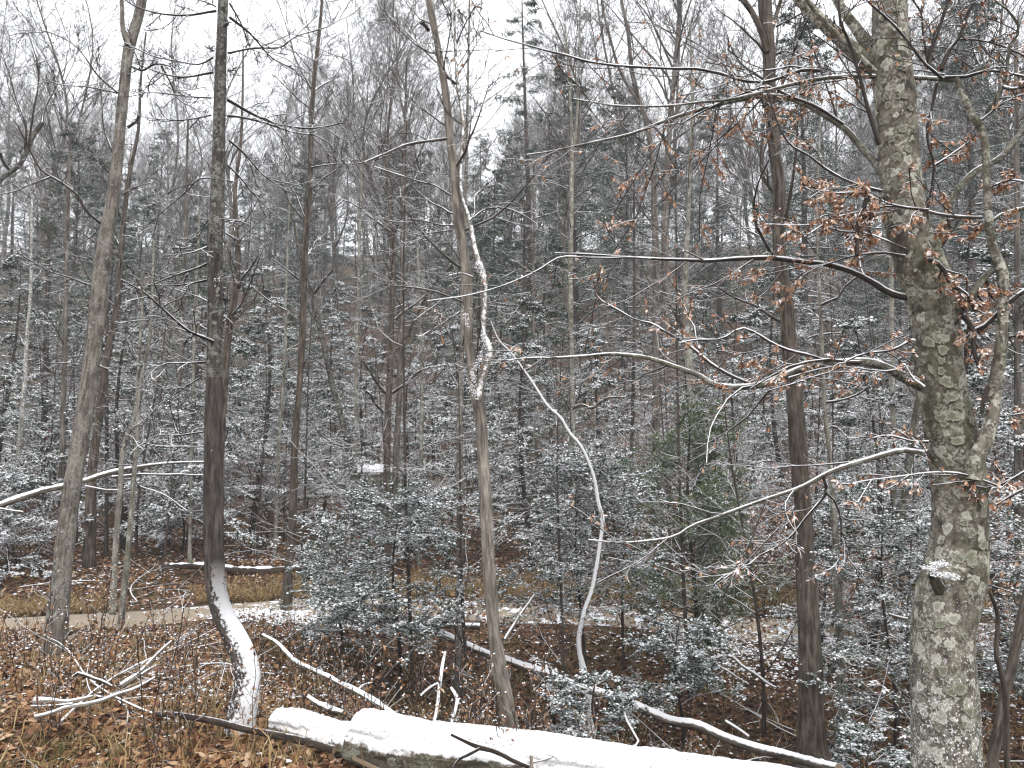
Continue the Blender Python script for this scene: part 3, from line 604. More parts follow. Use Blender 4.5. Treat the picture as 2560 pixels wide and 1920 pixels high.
# the beech
LB = 4.2
beech_limbs = [
 (cat_(C(6, '1500 275 1350 240 1250 180 1150 120 1000 75 850 50 720 30 580 10'), C(0, '1600 559 1480 562 1380 556 1300 552 1200 548')), LB, 4.9, 17, 3, 'dark_twig'),
 (cat_(C(5, '2000 20 1900 10 1600 15 1400 10 1300 70 1180 140 1000 210 800 260 560 290')), 4.7, 5.0, 5, 2),
 (cat_(C(6, '1560 840 1460 790 1330 720 1190 680 1000 692 780 730 650 780 520 830 380 843 220 825 100 760 0 730'), C(5, '2050 680 1980 655 1800 640 1500 650 1200 660 1000 672')), LB, 4.7, 26, 3, 'beech_limb'),
 (cat_(C(6, '470 830 330 770 210 700 100 610 0 540'), C(5, '2100 500 2020 445 1880 400 1780 340 1640 250 1630 150')), 4.45, 4.7, 9, 3, 'dark_twig'),
 (C(6, '985 690 870 650 720 610 600 560 450 480 410 465 270 530 100 540 0 560'), 4.3, 4.3, 8, 3, 'dark_twig'),
 (C(6, '570 865 700 830 870 770 980 735 1090 665 1200 630 1370 600 1465 550'), 4.3, 4.1, 3, 6, 'dark_twig'),
 (C(6, '1470 710 1350 740 1180 730 1000 715 850 740 700 780'), 4.15, 4.3, 4, 3),
 (cat_(C(6, '1580 1275 1450 1250 1300 1280 1150 1330 950 1400 800 1480 600 1550 400 1620'), C(9, '150 60 70 90 0 140'), C(8, '2110 170 2000 190 1780 200 1600 185')), LB, 4.5, 15, 3, 'beech_limb'),
 (cat_(C(6, '920 1420 940 1520 880 1600'), C(9, '820 20 720 150 640 220 520 280 400 370 250 410 110 430')), 4.3, 4.4, 7, 2, 'dark_twig'),
 (cat_(C(6, '935 1520 980 1560'), C(9, '1030 60 1050 270 1120 350 1200 450')), 4.3, 4.3, 6, 2, 'dark_twig'),
 (C(9, '1050 270 990 350 900 410 850 440'), 4.3, 4.3, 4, 2, 'dark_twig'),
 (cat_(C(3, '1320 1180 1250 1040 1180 970 1060 830 900 720 780 660 620 620 400 640 200 690 0 745'), C(2, '2060 790 1900 850 1700 900 1450 950 1200 1000')), LB, 5.0, 19, 3, 'beech_limb'),
 (C(3, '1050 800 900 700 720 630 560 560 420 600 200 690 0 800'), 4.25, 4.6, 9, 3, 'dark_twig'),
 (cat_(C(3, '1760 515 1600 505 1200 495 880 512 700 545 500 600 300 640 0 672'), C(2, '2000 685 1800 680 1500 640')), 4.1, 4.5, 12, 3, 'beech_limb'),
 (C(3, '1700 500 1850 488 1970 450 2080 465 2212 490 2400 520'), 4.1, 4.0, 9, 4, 'dark_twig'),
 (cat_(C(3, '900 455 800 450 650 500 550 530 420 525 250 470 100 440 0 440'), C(2, '1890 430 1600 400 1400 340 1200 290 900 200')), 4.2, 4.8, 9, 3, 'dark_twig'),
 (C(3, '780 435 720 425 620 450 500 460 380 510 200 570 0 610'), 4.2, 4.5, 5, 2, 'dark_twig'),
 (C(3, '1280 930 1230 780 1180 600 1130 420 1100 300 1040 150 1020 0'), 4.05, 4.0, 11, 6, 'dark_twig'),
 (C(3, '1200 1280 1170 1380 1150 1450 1140 1640'), 4.0, 3.95, 11, 9, 'dark_twig'), (C(3, '1215 1260 1220 1400 1210 1500'), 4.0, 3.95, 7, 5, 'dark_twig'),
 (C(3, '1690 510 1640 470 1580 420 1500 310 1400 180 1300 90 1200 0'), 4.0, 4.0, 8, 5, 'dark_twig'),
 (C(3, '1600 440 1600 370 1640 250 1690 100 1720 0 1730 -60'), 4.1, 4.2, 11, 9, 'dark_twig'),
 (C(3, '1680 450 1730 330 1790 250 1830 130 1890 0 1910 -60'), 4.1, 4.1, 11, 7, 'dark_twig'),
 (C(3, '1600 420 1560 200 1540 60 1500 0'), 4.2, 4.4, 8, 5, 'dark_twig'),
 (C(3, '1650 540 1620 700 1590 800 1600 950 1630 1060 1620 1200 1600 1350 1600 1640'), 4.1, 4.1, 7, 5, 'dark_twig'),
 (C(3, '1900 820 2000 680 2080 560 2110 400 2110 330 2180 200 2120 80 2000 0'), 4.1, 3.8, 10, 5, 'beech_limb'),
 (C(3, '2080 560 2140 570 2260 540'), 3.95, 3.8, 9, 6), (C(3, '1940 770 2060 670 2212 610 2330 580'), 4.05, 3.9, 5, 3),
 (C(3, '1640 1060 1740 1000 1880 900'), 4.05, 4.0, 5, 4), (C(3, '2212 1170 2120 1160 2000 1200'), 3.9, 4.1, 5, 4),
 (C(3, '2300 1320 2212 1340 2100 1370 2020 1410 1950 1490 1830 1440'), 3.9, 4.1, 11, 5, 'beech_limb'),
 (C(3, '1940 1400 1700 1390 1500 1340 1350 1330 1200 1360 1000 1400 800 1520'), 4.0, 4.1, 9, 3),
 (C(3, '1450 1600 1300 1540 1180 1500 1050 1490 900 1450 680 1450 500 1440'), 4.0, 4.2, 5, 2),
 (C(3, '1600 1350 1300 1300 1150 1240 1000 1240 880 1240 800 1200'), 4.0, 4.1, 6, 3),
 (C(3, '1300 1230 1140 1190 950 1100 820 1000 720 940 660 850 600 720 560 600'), 4.1, 4.3, 8, 3, 'dark_twig'),
 (C(3, '1700 480 1500 450 1380 480 1200 470 900 480'), 4.2, 4.4, 4, 2),
 (C(3, '1480 290 1700 310 1900 340 2212 330'), 4.2, 4.2, 3, 3), (C(3, '1790 255 1900 260 2050 290 2250 370'), 4.2, 4.0, 6, 4),
 (C(6, '2010 90 1940 160 1870 270 1800 360 1750 450'), 4.05, 4.1, 17, 15, 'beech_limb'), (C(6, '2300 180 2180 250 2050 370 1950 460 1900 480'), 3.95, 4.1, 12, 12, 'dark_twig'),
 (C(6, '1820 380 1890 480 1890 600 1920 720'), 4.0, 4.0, 15, 9, 'dark_twig'), (C(6, '1980 840 1950 930 1940 1000'), 4.0, 4.0, 12, 9, 'dark_twig'),
 (C(6, '1600 20 1680 60 1750 180 1850 260 1900 360'), 4.0, 4.0, 11, 9, 'dark_twig'),
 (C(6, '1600 1195 1500 1190 1350 1160 1200 1185'), 4.15, 4.3, 8, 3, 'dark_twig'),
 (C(6, '2050 1480 1800 1400 1600 1390 1400 1420 1200 1450 1100 1470'), 4.0, 4.0, 5, 2),
 (C(6, '2300 1340 2100 1450 1980 1490 1900 1480'), 3.9, 4.05, 6, 4, 'dark_twig'),
 (C(6, '2212 1500 2100 1560 2000 1620'), 3.9, 4.0, 6, 4), (C(6, '2020 1250 2040 1350 2090 1430'), 4.0, 4.0, 4, 3, 'dark_twig'),
 (C(6, '1570 845 1510 800 1470 740 1450 700'), 4.0, 4.1, 8, 4, 'beech_limb'),
 (C(6, '1450 0 1300 -20 1100 0 900 60 700 90 400 160'), 4.1, 4.6, 6, 2), (C(6, '2110 520 2212 510 2330 505'), 4.05, 3.95, 5, 4), (C(6, '2060 1030 2212 1010 2300 1000'), 4.1, 4, 4, 3),
]
T['beech'] = tree('beech_tree', 'huge mottled beech with pale round lichens and copper leaves', 'tree',
 [(col_px((2376, 2100, 205), (2374, 1980, 192), (2371, 1917, 184), (2367, 1830, 178), (2363, 1747, 174), (2356, 1660, 168), (2355, 1591, 165), (2362, 1530, 172), (2376, 1474, 176), (2390, 1420, 168), (2397, 1360, 156), (2399, 1280, 148), (2395, 1180, 146), (2380, 1100, 142), (2366, 1029, 134), (2354, 960, 131), (2345, 900, 131), (2336, 796, 134), (2322, 720, 140), (2300, 660, 140), (2280, 600, 130), (2264, 530, 120), (2255, 467, 116), (2244, 350, 117), (2236, 233, 118), (2228, 160, 116), (2225, 78, 106), (2224, 0, 102), (2222, -200, 92), (2215, -600, 60)), LB, LB),
  (col_px((2432, 1200, 50), (2440, 1150, 46), (2462, 1105, 42), (2480, 1040, 38), (2488, 960, 36), (2500, 890, 34), (2505, 830, 30), (2508, 750, 29), (2508, 690, 32), (2494, 650, 30), (2480, 610, 24), (2472, 540, 23), (2468, 470, 22), (2465, 400, 21), (2461, 345, 22), (2452, 320, 22), (2432, 290, 20), (2412, 250, 19), (2402, 225, 17), (2390, 195, 15)), 4.02, 4.02),
  (col_px((2230, 205, 66), (2180, 165, 50), (2120, 115, 44), (2070, 70, 40), (2025, 25, 38), (1985, -20, 36), (1900, -120, 30)), 4.22, 4.3),
  (col_px((2200, 160, 50), (2168, 110, 40), (2140, 70, 32), (2110, 30, 28), (2088, -10, 28), (2050, -100, 24)), 4.3, 4.5),
  (col_px((2190, 180, 14), (2130, 120, 13), (2080, 72, 12), (2040, 32, 12), (2010, -10, 11)), 4.05, 4.0)],
 beech_limbs, ('beech_bark', 'twig'), twigs=((8, .5), (5, .45), (2, .45)), sides=44, amp=.05, freq=12, snow=1.0, up=0)
# ---- copper beech leaves
def leaf_verts():
    L, W = 1.0, .5
    v = np.array([(0, 0, 0), (.28, .21, .05), (.28, -.21, .05), (.62, .2, .03), (.62, -.2, .03), (1, 0, -.12), (.28, 0, -.02), (.62, 0, -.05)])
    f = np.array([(0, 6, 1, 1), (0, 2, 6, 6), (6, 7, 3, 1), (2, 4, 7, 6), (7, 5, 3, 3), (4, 5, 7, 7)])
    tri = np.array([(0, 6, 1), (0, 2, 6), (7, 5, 3), (4, 5, 7)]); qd = np.array([(6, 7, 3, 1), (2, 4, 7, 6)])
    return v, tri, qd
LV, LT, LQ = leaf_verts()
def place_leaves(mb, b, d, nr, size, mat, col, smooth=False):
    d = norm(d); y = norm(np.cross(nr, d)); z = np.cross(d, y); N = len(b)
    s = np.broadcast_to(size, (N,))[:, None, None]
    v = b[:, None] + s * (LV[None, :, 0:1] * d[:, None] + LV[None, :, 1:2] * y[:, None] + LV[None, :, 2:3] * z[:, None])
    o = (np.arange(N) * 8)[:, None, None]
    n0 = mb.n
    mb.add(v, (o + LT).reshape(-1, 3), mat, col=np.repeat(col, 8), smooth=smooth)
    mb.f.append((o + LQ).reshape(-1, 4) + n0); mb.m.append(np.full(N * 2, mat, np.int32)); mb.sm.append(np.full(N * 2, smooth))
rt_, og_, lp_, lv_, _p = T['beech']
def on_paths(a, cnt, lo=.35):
    N, Q, _ = a.shape; wl = np.linalg.norm(np.diff(a, axis=1), axis=2).sum(1); ix = R.choice(N, cnt, p=wl / wl.sum()); t = R.uniform(lo, 1, cnt) * (Q - 1); i = np.clip(t.astype(int), 0, Q - 2); w = (t - i)[:, None]
    return a[ix, i] * (1 - w) + a[ix, i + 1] * w, norm(a[ix, i + 1] - a[ix, i])
b1, t1 = on_paths(np.concatenate([lv_[1][0]]), 48000, .15)
# keep where the photograph carries leaves (densest round the trunk, thinning outward)
dx = b1[:, 0] / b1[:, 1] * F / cp_ + 1280; vv_ = 1158 - (b1[:, 2] - EYE) / b1[:, 1] * F
dens = .06 + .85 * np.exp(-((dx - 2300) / 330) ** 2 - ((vv_ - 560) / 300) ** 2) + .7 * np.exp(-((dx - 1880) / 280) ** 2 - ((vv_ - 520) / 200) ** 2) \
     + .4 * np.exp(-((dx - 2200) / 200) ** 2 - ((vv_ - 1200) / 70) ** 2) + .35 * np.exp(-((dx - 1900) / 300) ** 2 - ((vv_ - 900) / 90) ** 2) + .5 * np.exp(-((dx - 2560) / 130) ** 2 - ((vv_ - 1000) / 400) ** 2)
cl = vnoise(b1 * 5, 21); keep = R.random(len(b1)) < dens * np.clip((cl - .2) * 1.9, .15, 1.0)
b1, t1 = b1[keep], t1[keep]
d1 = norm(t1 * .35 + R.normal(size=b1.shape) * .5 + np.array([0, 0, -.65])); nr1 = norm(R.normal(size=b1.shape) + np.array([0, -.5, .9]))
sz = R.uniform(.021, .036, len(b1)); cl1 = R.random(len(b1)) * .8 + .2 * cl[keep]
order = np.argsort(b1[:, 1] / sz)
pick = order[:300]; rest = order[300:]
mb = MB(); place_leaves(mb, b1[rest], d1[rest], nr1[rest], sz[rest], 0, cl1[rest]); tag(mb.build('leaves', M['copper'], rt_, og_), kind='stuff')
variants = []
for k in range(6):
    m1 = MB(); place_leaves(m1, np.zeros((1, 3)), np.array([[1., 0, 0]]), np.array([[0, 0, 1.]]), 1.0, 0, np.array([k / 5])); variants.append(m1.mesh('leaf', M['copper']))
from mathutils import Matrix, Vector
for k, ii_ in enumerate(pick):
    d = Vector(d1[ii_]); y = Vector(nr1[ii_]).cross(d).normalized(); z = d.cross(y)
    o = bpy.data.objects.new('leaf', variants[k % 6]); COL.objects.link(o); o.parent = rt_
    o.matrix_local = Matrix.Translation(Vector(b1[ii_] - og_)) @ Matrix((d, y, z)).transposed().to_4x4() @ Matrix.Scale(float(sz[ii_]), 4)
# ---- lichen rosettes, proud of the bark
lm_, lnt, lb_ = new_mat('lichen_crust')
lat = nd(lnt, 'ShaderNodeAttribute', attribute_name='rnd')
lc = ramp(lnt, lat.outputs['Fac'], [(0, (.15, .165, .115)), (.5, (.2, .215, .155)), (.8, (.38, .39, .32)), (1, (.27, .275, .21))])
lg = nd(lnt, 'ShaderNodeNewGeometry'); lc = mixc(lnt, ramp(lnt, noise(lnt, lg.outputs['Position'], 160, 4, .7), [(.4, .0), (.58, .85)]), lc, (.10, .095, .07))
lnt.links.new(lc, lb_.inputs['Base Color']); lb_.inputs['Roughness'].default_value = .95
tp, trd = _p[0]
def trunk_at(z):
    i = np.argmin(np.abs(tp[:, 2] - z)); return tp[i], trd[i]
LIC = [(C(6, s), w) for s, w in (('1600 560', 30), ('1655 540', 24), ('1690 610', 30), ('1680 680', 22), ('1685 745', 26), ('1705 815', 40), ('1735 910', 38), ('1790 965', 22), ('1685 1045', 30), ('1745 1035', 34), ('1705 1080', 20), ('1780 1195', 30), ('1730 1325', 26), ('1825 1325', 28), ('1615 820', 14), ('1765 840', 14), ('1560 690', 16), ('1665 965', 16), ('1520 600', 14), ('1865 1065', 18), ('1600 1150', 14))] + \
      [(C(9, s), w) for s, w in (('1820 70', 24), ('1870 140', 26), ('1950 210', 30), ('1870 290', 44), ('1790 290', 30), ('1875 330', 22), ('1690 190', 14), ('1740 1160', 22), ('1800 1130', 34), ('1560 550', 20), ('1690 1020', 28), ('1545 720', 28), ('1860 1290', 30), ('1680 720', 26), ('1590 1000', 18), ('1830 800', 18))] + \
      [(C(3, s), w) for s, w in (('1340 680', 20), ('1300 780', 24), ('1430 830', 22), ('1360 900', 18), ('1430 620', 24), ('1480 700', 18), ('1390 1010', 20), ('1470 960', 18), ('1320 640', 14), ('1400 380', 24), ('1440 440', 20), ('1350 1100', 16), ('1300 120', 18), ('1400 60', 22))]
for (uv, w) in LIC:
    ray = P(uv, 4.2)[0]; ray = ray - np.array([0, 0, EYE]); ray /= np.linalg.norm(ray)
    z = P(uv, 4.1)[0][2]; c, r = trunk_at(z)
    A = np.array([0, 0, EYE]) - c; a2 = ray[0]**2 + ray[1]**2; b2 = A[0] * ray[0] + A[1] * ray[1]; c2 = A[0]**2 + A[1]**2 - (r * 1.0)**2
    disc = b2 * b2 - a2 * c2
    if disc < 0: continue
    t = (-b2 - math.sqrt(disc)) / a2; hit = np.array([0, 0, EYE]) + ray * t
    nrm_ = norm(np.array([hit[0] - c[0], hit[1] - c[1], 0])); th0 = math.atan2(nrm_[1], nrm_[0]); R0 = w / 2 * 4.1 / F * .85
    V = [];  ns = 16
    for ring, (rf, hh) in enumerate(((0, .003), (.45, .002), (.75, .004), (1, .0045), (1.06, -.002))):
        for k in range(ns):
            a = 2 * pi * k / ns; wob = 1 + .6 * (vnoise(np.array([[hit[0] * 20 + cos(a) * 2.2, hit[2] * 20 + sin(a) * 2.2, 1.]]))[0] - .5) * 2
            du, dv = cos(a) * R0 * rf * wob, sin(a) * R0 * rf * wob
            th = th0 + du / r; zz = hit[2] + dv; c3, r3 = trunk_at(zz)
            f0 = (zz - z) ; cx = np.interp(zz, tp[:, 2], tp[:, 0]); cyy = np.interp(zz, tp[:, 2], tp[:, 1]); rr3 = np.interp(zz, tp[:, 2], trd) * 1.02
            V.append((cx + cos(th) * (rr3 + hh), cyy + sin(th) * (rr3 + hh), zz))
    fs = [(rg * ns + k, rg * ns + (k + 1) % ns, (rg + 1) * ns + (k + 1) % ns, (rg + 1) * ns + k) for rg in range(4) for k in range(ns)]
    ml = MB(); ml.add(np.array(V), np.array(fs), 0, col=np.repeat([.1, .35, .75, 1, .9], ns)); ml.build('lichen_patch', lm_, rt_, og_)
# knot on the swollen foot of the beech
kb = MB(); kp = P(C(9, '1700 560 1670 500 1640 440 1630 415'), 1)
kd = np.array([4.16, 4.10, 4.06, 4.035]); kp = P(C(9, '1700 560 1670 500 1640 440 1625 410'), kd)
tubes(kb, crom(kp, 10)[None], np.linspace(.045, .02, 10)[None], 16, 0, amp=.3, freq=30); kb.build('broken_stub', M['log_bark'], rt_, og_)
ks = MB(); kc = np.repeat(P(C(9, '1640 400 1700 400 1730 410 1600 360 1640 340 1680 330 1740 420'), 4.02), 12, 0); kc = np.repeat(kc, 5, 0); kc = kc + R.normal(size=kc.shape) * np.array([.018, .02, .007])
puffs(ks, kc, .006, .5, 0); tag(ks.build('snow', M['clean_snow'], rt_, og_), kind='stuff')

# other trees that stand out
T['edge_sapling'] = tree('bent_sapling', 'dark bent sapling leaning beside the foot of the beech', 'sapling',
 [(col_px((2475, 2000, 34), (2482, 1900, 32), (2497, 1824, 30), (2515, 1720, 28), (2525, 1688, 27), (2540, 1610, 27), (2562, 1513, 26), (2590, 1400, 24), (2620, 1200, 18)), 4.7, 4.9),
  (col_px((2520, 1950, 16), (2516, 1860, 16), (2516, 1785, 15), (2508, 1700, 14), (2489, 1622, 13), (2493, 1591, 13), (2493, 1530, 12), (2483, 1500, 11), (2472, 1478, 9)), 4.5, 4.4)], (), ('brown_bark', 'dark_twig'), sides=16)
T['leaner'] = tree('leaning_tree', 'pale snow topped trunk leaning far over behind the beech', 'tree',
 [(col_px((2330, 760, 20), (2361, 545, 21), (2392, 478, 21), (2439, 428, 20), (2497, 397, 19), (2560, 323, 20), (2640, 230, 18)), 9, 8.6)], (), ('beech_limb', 'twig'), sides=14, autol=8, ground=True)
T['birch'] = tree('birch_tree', 'slim white flecked trunk beyond the fallen branch, nearest the picture edge', 'tree',
 [(col_px((34, 1300, 16), (37, 1239, 14), (49, 1107, 13), (62, 951, 12), (68, 834, 10), (76, 740, 9), (78, 600, 7), (82, 400, 5)), 14, 14)], (), ('speck_bark', 'twig'), autol=16, autot=(.35, .98))
T['double'] = tree('dark_maple', 'dark trunk standing directly behind the leaning grey tree', 'tree',
 [(col_px((225, 1330, 32), (231, 1176, 26), (249, 1029, 24), (264, 912, 23), (280, 830, 21), (290, 780, 20), (299, 679, 17), (308, 560, 15), (325, 430, 12), (345, 330, 9), (352, 200, 7), (365, 80, 5)), 12, 12)], (), ('brown_bark', 'twig'), autol=22, autot=(.4, .98), autoL=(.12, .24))
T['second'] = tree('slim_oak', 'slim brown trunk emerging from behind the dark straight tree', 'tree',
 [(col_px((548, 1330, 26), (552, 1100, 24), (563, 930, 22), (576, 796, 21), (590, 718, 20), (595, 640, 18), (590, 560, 15), (588, 467, 11), (600, 380, 9), (606, 260, 7), (608, 120, 5)), 9.2, 9.2)],
 [(C(4, '1530 220 1560 140 1620 70 1660 0'), 9.2, 9, 7, 4, 'dark_twig'), (C(4, '1510 350 1440 420 1470 400'), 9.2, 9.2, 3, 2)], ('brown_bark', 'twig'), autol=18, autot=(.4, .98), autoL=(.1, .22))
T['slant'] = tree('slanting_tree', 'dark forked trunk slanting down to the right beyond the path', 'tree',
 [(col_px((872, 1130, 20), (860, 1068, 19), (843, 1009, 18), (820, 912, 16), (801, 826, 15), (782, 749, 14), (766, 700, 12), (750, 640, 9), (735, 560, 6)), 12.5, 12.2)],
 [(C(4, '2020 240 2070 170 2140 90'), 12.3, 12.2, 8, 5, 'dark_twig')], ('dark_bark', 'dark_twig'), ground=True, autol=8)
T['pole1'] = tree('pole_tree', 'thin pale trunk left of the slim tree at the path edge', 'tree',
 [(col_px((684, 1430, 17), (686, 1400, 15), (692, 1260, 12), (702, 1029, 11), (712, 900, 10), (715, 780, 8), (720, 600, 6), (728, 420, 4)), 13, 13)], (), ('pale_bark', 'twig'), autol=14, autot=(.4, .98))
T['mottled'] = tree('mottled_tree', 'crooked lichen spotted trunk between the two largest trunks by the path', 'tree',
 [(col_px((283, 1500, 20), (286, 1420, 17), (292, 1330, 16), (300, 1230, 15), (312, 1110, 14), (335, 1050, 12), (345, 960, 10), (350, 850, 8), (360, 700, 6)), 9.4, 9.6)], (), ('pale_bark', 'twig'), autol=9, autot=(.5, .98), sides=16)
T['mottled2'] = tree('speckled_tree', 'thin speckled trunk just past the crooked lichen spotted trunk', 'tree',
 [(col_px((312, 1460, 18), (325, 1330, 15), (336, 1180, 14), (345, 1060, 13), (352, 960, 11), (372, 860, 10), (380, 760, 8), (385, 600, 6)), 9, 9)], (), ('pale_bark', 'twig'), autol=12, autot=(.4, .98))
T['poles'] = [tree('slim_tree', l, 'tree', [(col_px((u0, v0, w), ((u0 + u1) / 2 + k, (v0 + v1) / 2, w * .8), (u1, v1, w * .45)), d, d)], (), (mt, 'far_twig'), autol=14, autot=(.35, .98))[0]
 for (l, u0, v0, u1, v1, w, d, k, mt) in (
  ('slim dark trunk crossing the gap between the spotted trunk and the dark straight tree', 418, 1380, 470, 300, 14, 14, 12, 'far_bark'),
  ('narrow trunk with a broken snowy top stub, close to the dark straight tree', 475, 1350, 500, 500, 11, 12, -4, 'pale_bark'),
  ('very dark short trunk with nothing but shade behind it, above the path bank', 266, 1365, 262, 560, 12, 13, 3, 'far_dark'),
  ('thin lichen grey trunk just behind the snow flecked shrubs, beyond the fallen snowy slab', 884, 1400, 905, 380, 15, 14, -3, 'pale_bark'),
  ('knobbly pale trunk with a snow filled scar, beside the trunk with short bare arms', 1050, 1300, 1042, 560, 13, 13, 8, 'pale_bark'),
  ('dark narrow trunk right under the dark pine', 1300, 1300, 1312, 500, 16, 16, 2, 'far_dark'),
  ('slim black trunk left of the young green pine', 1577, 1250, 1585, 420, 12, 14, 4, 'far_dark'),
  ('grey trunk stub standing on the far slope above the copper leaved thicket', 1515, 1120, 1520, 640, 13, 17, 0, 'far_bark'),
  ('pale trunk seen between the thin ash and the beech', 2245, 1560, 2228, 380, 19, 11, -6, 'pale_bark'),
  ('slender straight trunk at the beech, nearest the far edge of the wood', 2548, 1450, 2540, 100, 24, 9, 0, 'far_bark'),
  ('slim trunk reaching through the arch of the bowed sapling', 1345, 1250, 1335, 380, 11, 15, -6, 'far_bark'),
  ('lone grey trunk rising past the snowy fallen branch near the picture edge', 150, 1330, 175, 340, 17, 13, 0, 'far_bark'),
  ('dark trunk leaning over the snowy undergrowth, tied with pink tape', 106, 1260, 122, 560, 20, 16, 0, 'far_dark'))]
# pink tape tied on the dark trunk
tp_ = MB(); pc = P(C(4, '318 1128'), 15.8)[0]
a = np.linspace(0, 2 * pi, 15)[:-1]; bp_ = np.array([pc + np.array([.05 * cos(x), .05 * sin(x), 0]) for x in a]) 
tubes(tp_, np.concatenate([bp_, bp_[:1]])[None] + np.array([0, 0, 0]), np.full((1, 15), .014), 5); tubes(tp_, np.array([[pc + (.02, -.09, 0), pc + (.05, -.12, -.07), pc + (.04, -.12, -.15)]]), np.full((1, 3), .008), 4)
pm_, pnt, pb_ = new_mat('pink_tape'); pg_ = nd(pnt, 'ShaderNodeNewGeometry'); pnt.links.new(mixc(pnt, noise(pnt, pg_.outputs['Position'], 40), (.75, .02, .14), (.9, .06, .25)), pb_.inputs['Base Color']); pb_.inputs['Roughness'].default_value = .4
tag(tp_.build('marker_tape', pm_, None, tuple(pc)), 'small bright pink marker tape tied round a dark trunk', 'tape')
# limbs of a tree that stands outside the picture
T['edge_limb'] = tree('overhanging_tree', 'dark crooked limb reaching in from beyond the picture edge', 'tree',
 [(C(1, '-900 1500 -400 1250 -100 1230 0 1160 60 1110 110 1080 160 1000 200 900 270 790')[:, [0, 1]] @ np.eye(2, 3) + np.array([0, 0, 13.]), 6.6, 7.2)],
 [(C(1, '270 790 290 700 360 560 380 450'), 7.2, 7.6, 7, 2), (C(1, '160 960 170 830 110 650 60 480 0 340'), 7.1, 7.4, 7, 2), (C(1, '180 950 220 700 250 500 180 200'), 7.1, 7.4, 6, 2), (C(1, '60 1090 20 1040 0 980'), 6.9, 6.8, 8, 6)],
 ('dark_bark', 'dark_twig'), twigs=((7, .5), (5, .5), (3, .5)), sides=14)

# ------------------------------------------------------------ fallen wood
def log(name, label, uv, ds, ws, mat, snow=1.0, cat='log', sides=22, cap=True, amp=.08, thick=None, group=None, extra=(), wob=.01, ridge_thr=.2):
    uv = np.asarray(uv, float); ds = np.broadcast_to(np.asarray(ds, float), (len(uv),)) if np.ndim(ds) == 0 or len(np.atleast_1d(ds)) == len(uv) else np.linspace(ds[0], ds[1], len(uv))
    ws = np.broadcast_to(ws, (len(uv),)) if np.ndim(ws) == 0 or len(np.atleast_1d(ws)) == len(uv) else np.linspace(ws[0], ws[1], len(uv))
    p3 = P(uv, ds); r3 = ws / 2 * ds / F; n = int(np.clip(np.linalg.norm(np.diff(p3, axis=0), axis=1).sum() / .045, 8, 120))
    q = crom(np.c_[p3, r3], n); p, r = q[:, :3], q[:, 3]
    root = empty(name, tuple(p[0]), label, cat, group); o = p[0]
    mb = MB(); tubes(mb, p[None], r[None], sides, 0, amp=amp, cap=cap and 1); mb.build('stem', [M[mat], M['cut_wood']], root, o)
    if snow:
        sm = MB(); snow_ridge(sm, p, r * (1 if thick is None else thick), snow * 1.0, thr=.30, sides=14 if r.max() > .02 else 8); sm.build('snow', M['clean_snow'], root, o)
    for (uv2, d0, d1, w0, w1) in extra:
        pp2, rr2 = limb_path(uv2, d0, d1, w0, w1); e = MB(); tubes(e, pp2[None], rr2[None], 8, 0, amp=.1); eb = e.build('side_branch', M[mat], root, o)
        if snow: sm = MB(); snow_ridge(sm, pp2, rr2, snow, thr=.3); sm.build('snow', M['clean_snow'], eb, o)
    return root
cw, cnt_, cb_ = new_mat('cut_wood'); cg = nd(cnt_, 'ShaderNodeAttribute', attribute_name='bk'); ln = nd(cnt_, 'ShaderNodeVectorMath', operation='LENGTH'); cnt_.links.new(cg.outputs['Vector'], ln.inputs[0])
rg = math_(cnt_, 'SINE', math_(cnt_, 'MULTIPLY', ln.outputs['Value'], 900)); cnt_.links.new(mixc(cnt_, math_(cnt_, 'MULTIPLY_ADD', rg, .2, .4), (.16, .12, .08), (.32, .25, .17)), cb_.inputs['Base Color']); cb_.inputs['Roughness'].default_value = .9
M['cut_wood'] = cw

# the large log: heavy rounded snow on it, built as its own thick layer
def big_log(name, label, rows, cover):
    p3 = P(rows[:, :2], rows[:, 2]); r3 = rows[:, 3] / 2 * rows[:, 2] / F
    q = crom(np.c_[p3, r3], 110); p, r = q[:, :3], q[:, 3]; o = p[0]; root = empty(name, tuple(o), label, 'log')
    mb = MB(); tubes(mb, p[None], r[None], 40, 0, amp=.09, cap=1, freq=26); mb.build('stem', [M['log_bark'], M['cut_wood']], root, o)
    t = norm(np.gradient(p, axis=0)); side = norm(np.cross(t, [0, 0, 1.])); upv = norm(np.cross(side, t))
    ns = 22; ang = np.radians(np.linspace(-cover[0], cover[1], ns)); s = np.concatenate([[0], np.cumsum(np.linalg.norm(np.diff(p, axis=0), axis=1))])
    SS, AA = np.meshgrid(s, ang, indexing='ij')
    edge = np.minimum(AA - ang[0], ang[-1] - AA) / radians(30)
    nz = vnoise(np.stack([SS * 6, AA * 2.2, SS * 0], -1), 2); nf = vnoise(np.stack([SS * 26, AA * 9, SS * 0], -1), 3); n9 = vnoise(np.stack([SS * 70, AA * 26, SS * 0], -1), 5)
    th = .027 * np.clip(edge + (nz - .5) * 2.6 + (nf - .5) * 1.9, -.35, 1) ** 1 * (.75 + .5 * nz) + (nf - .5) * .008 + (n9 - .5) * .005
    th = np.where(edge < .03, -.02, th); th[0] = -.01; th[-1] = -.01
    rr = r[:, None] * 1.0 + th
    V = p[:, None] + rr[..., None] * (np.sin(AA)[..., None] * side[:, None] * -1 + np.cos(AA)[..., None] * upv[:, None])
    i, j = np.meshgrid(np.arange(ns - 1), np.arange(len(p) - 1)); q0 = (j * ns + i).ravel()
    sb = MB(); sb.add(V, np.stack([q0, q0 + 1, q0 + ns + 1, q0 + ns], 1)); sb.build('snow', M['log_snow'], root, o)
    return root, o, p, r
row = lambda *a: np.array(a, float)
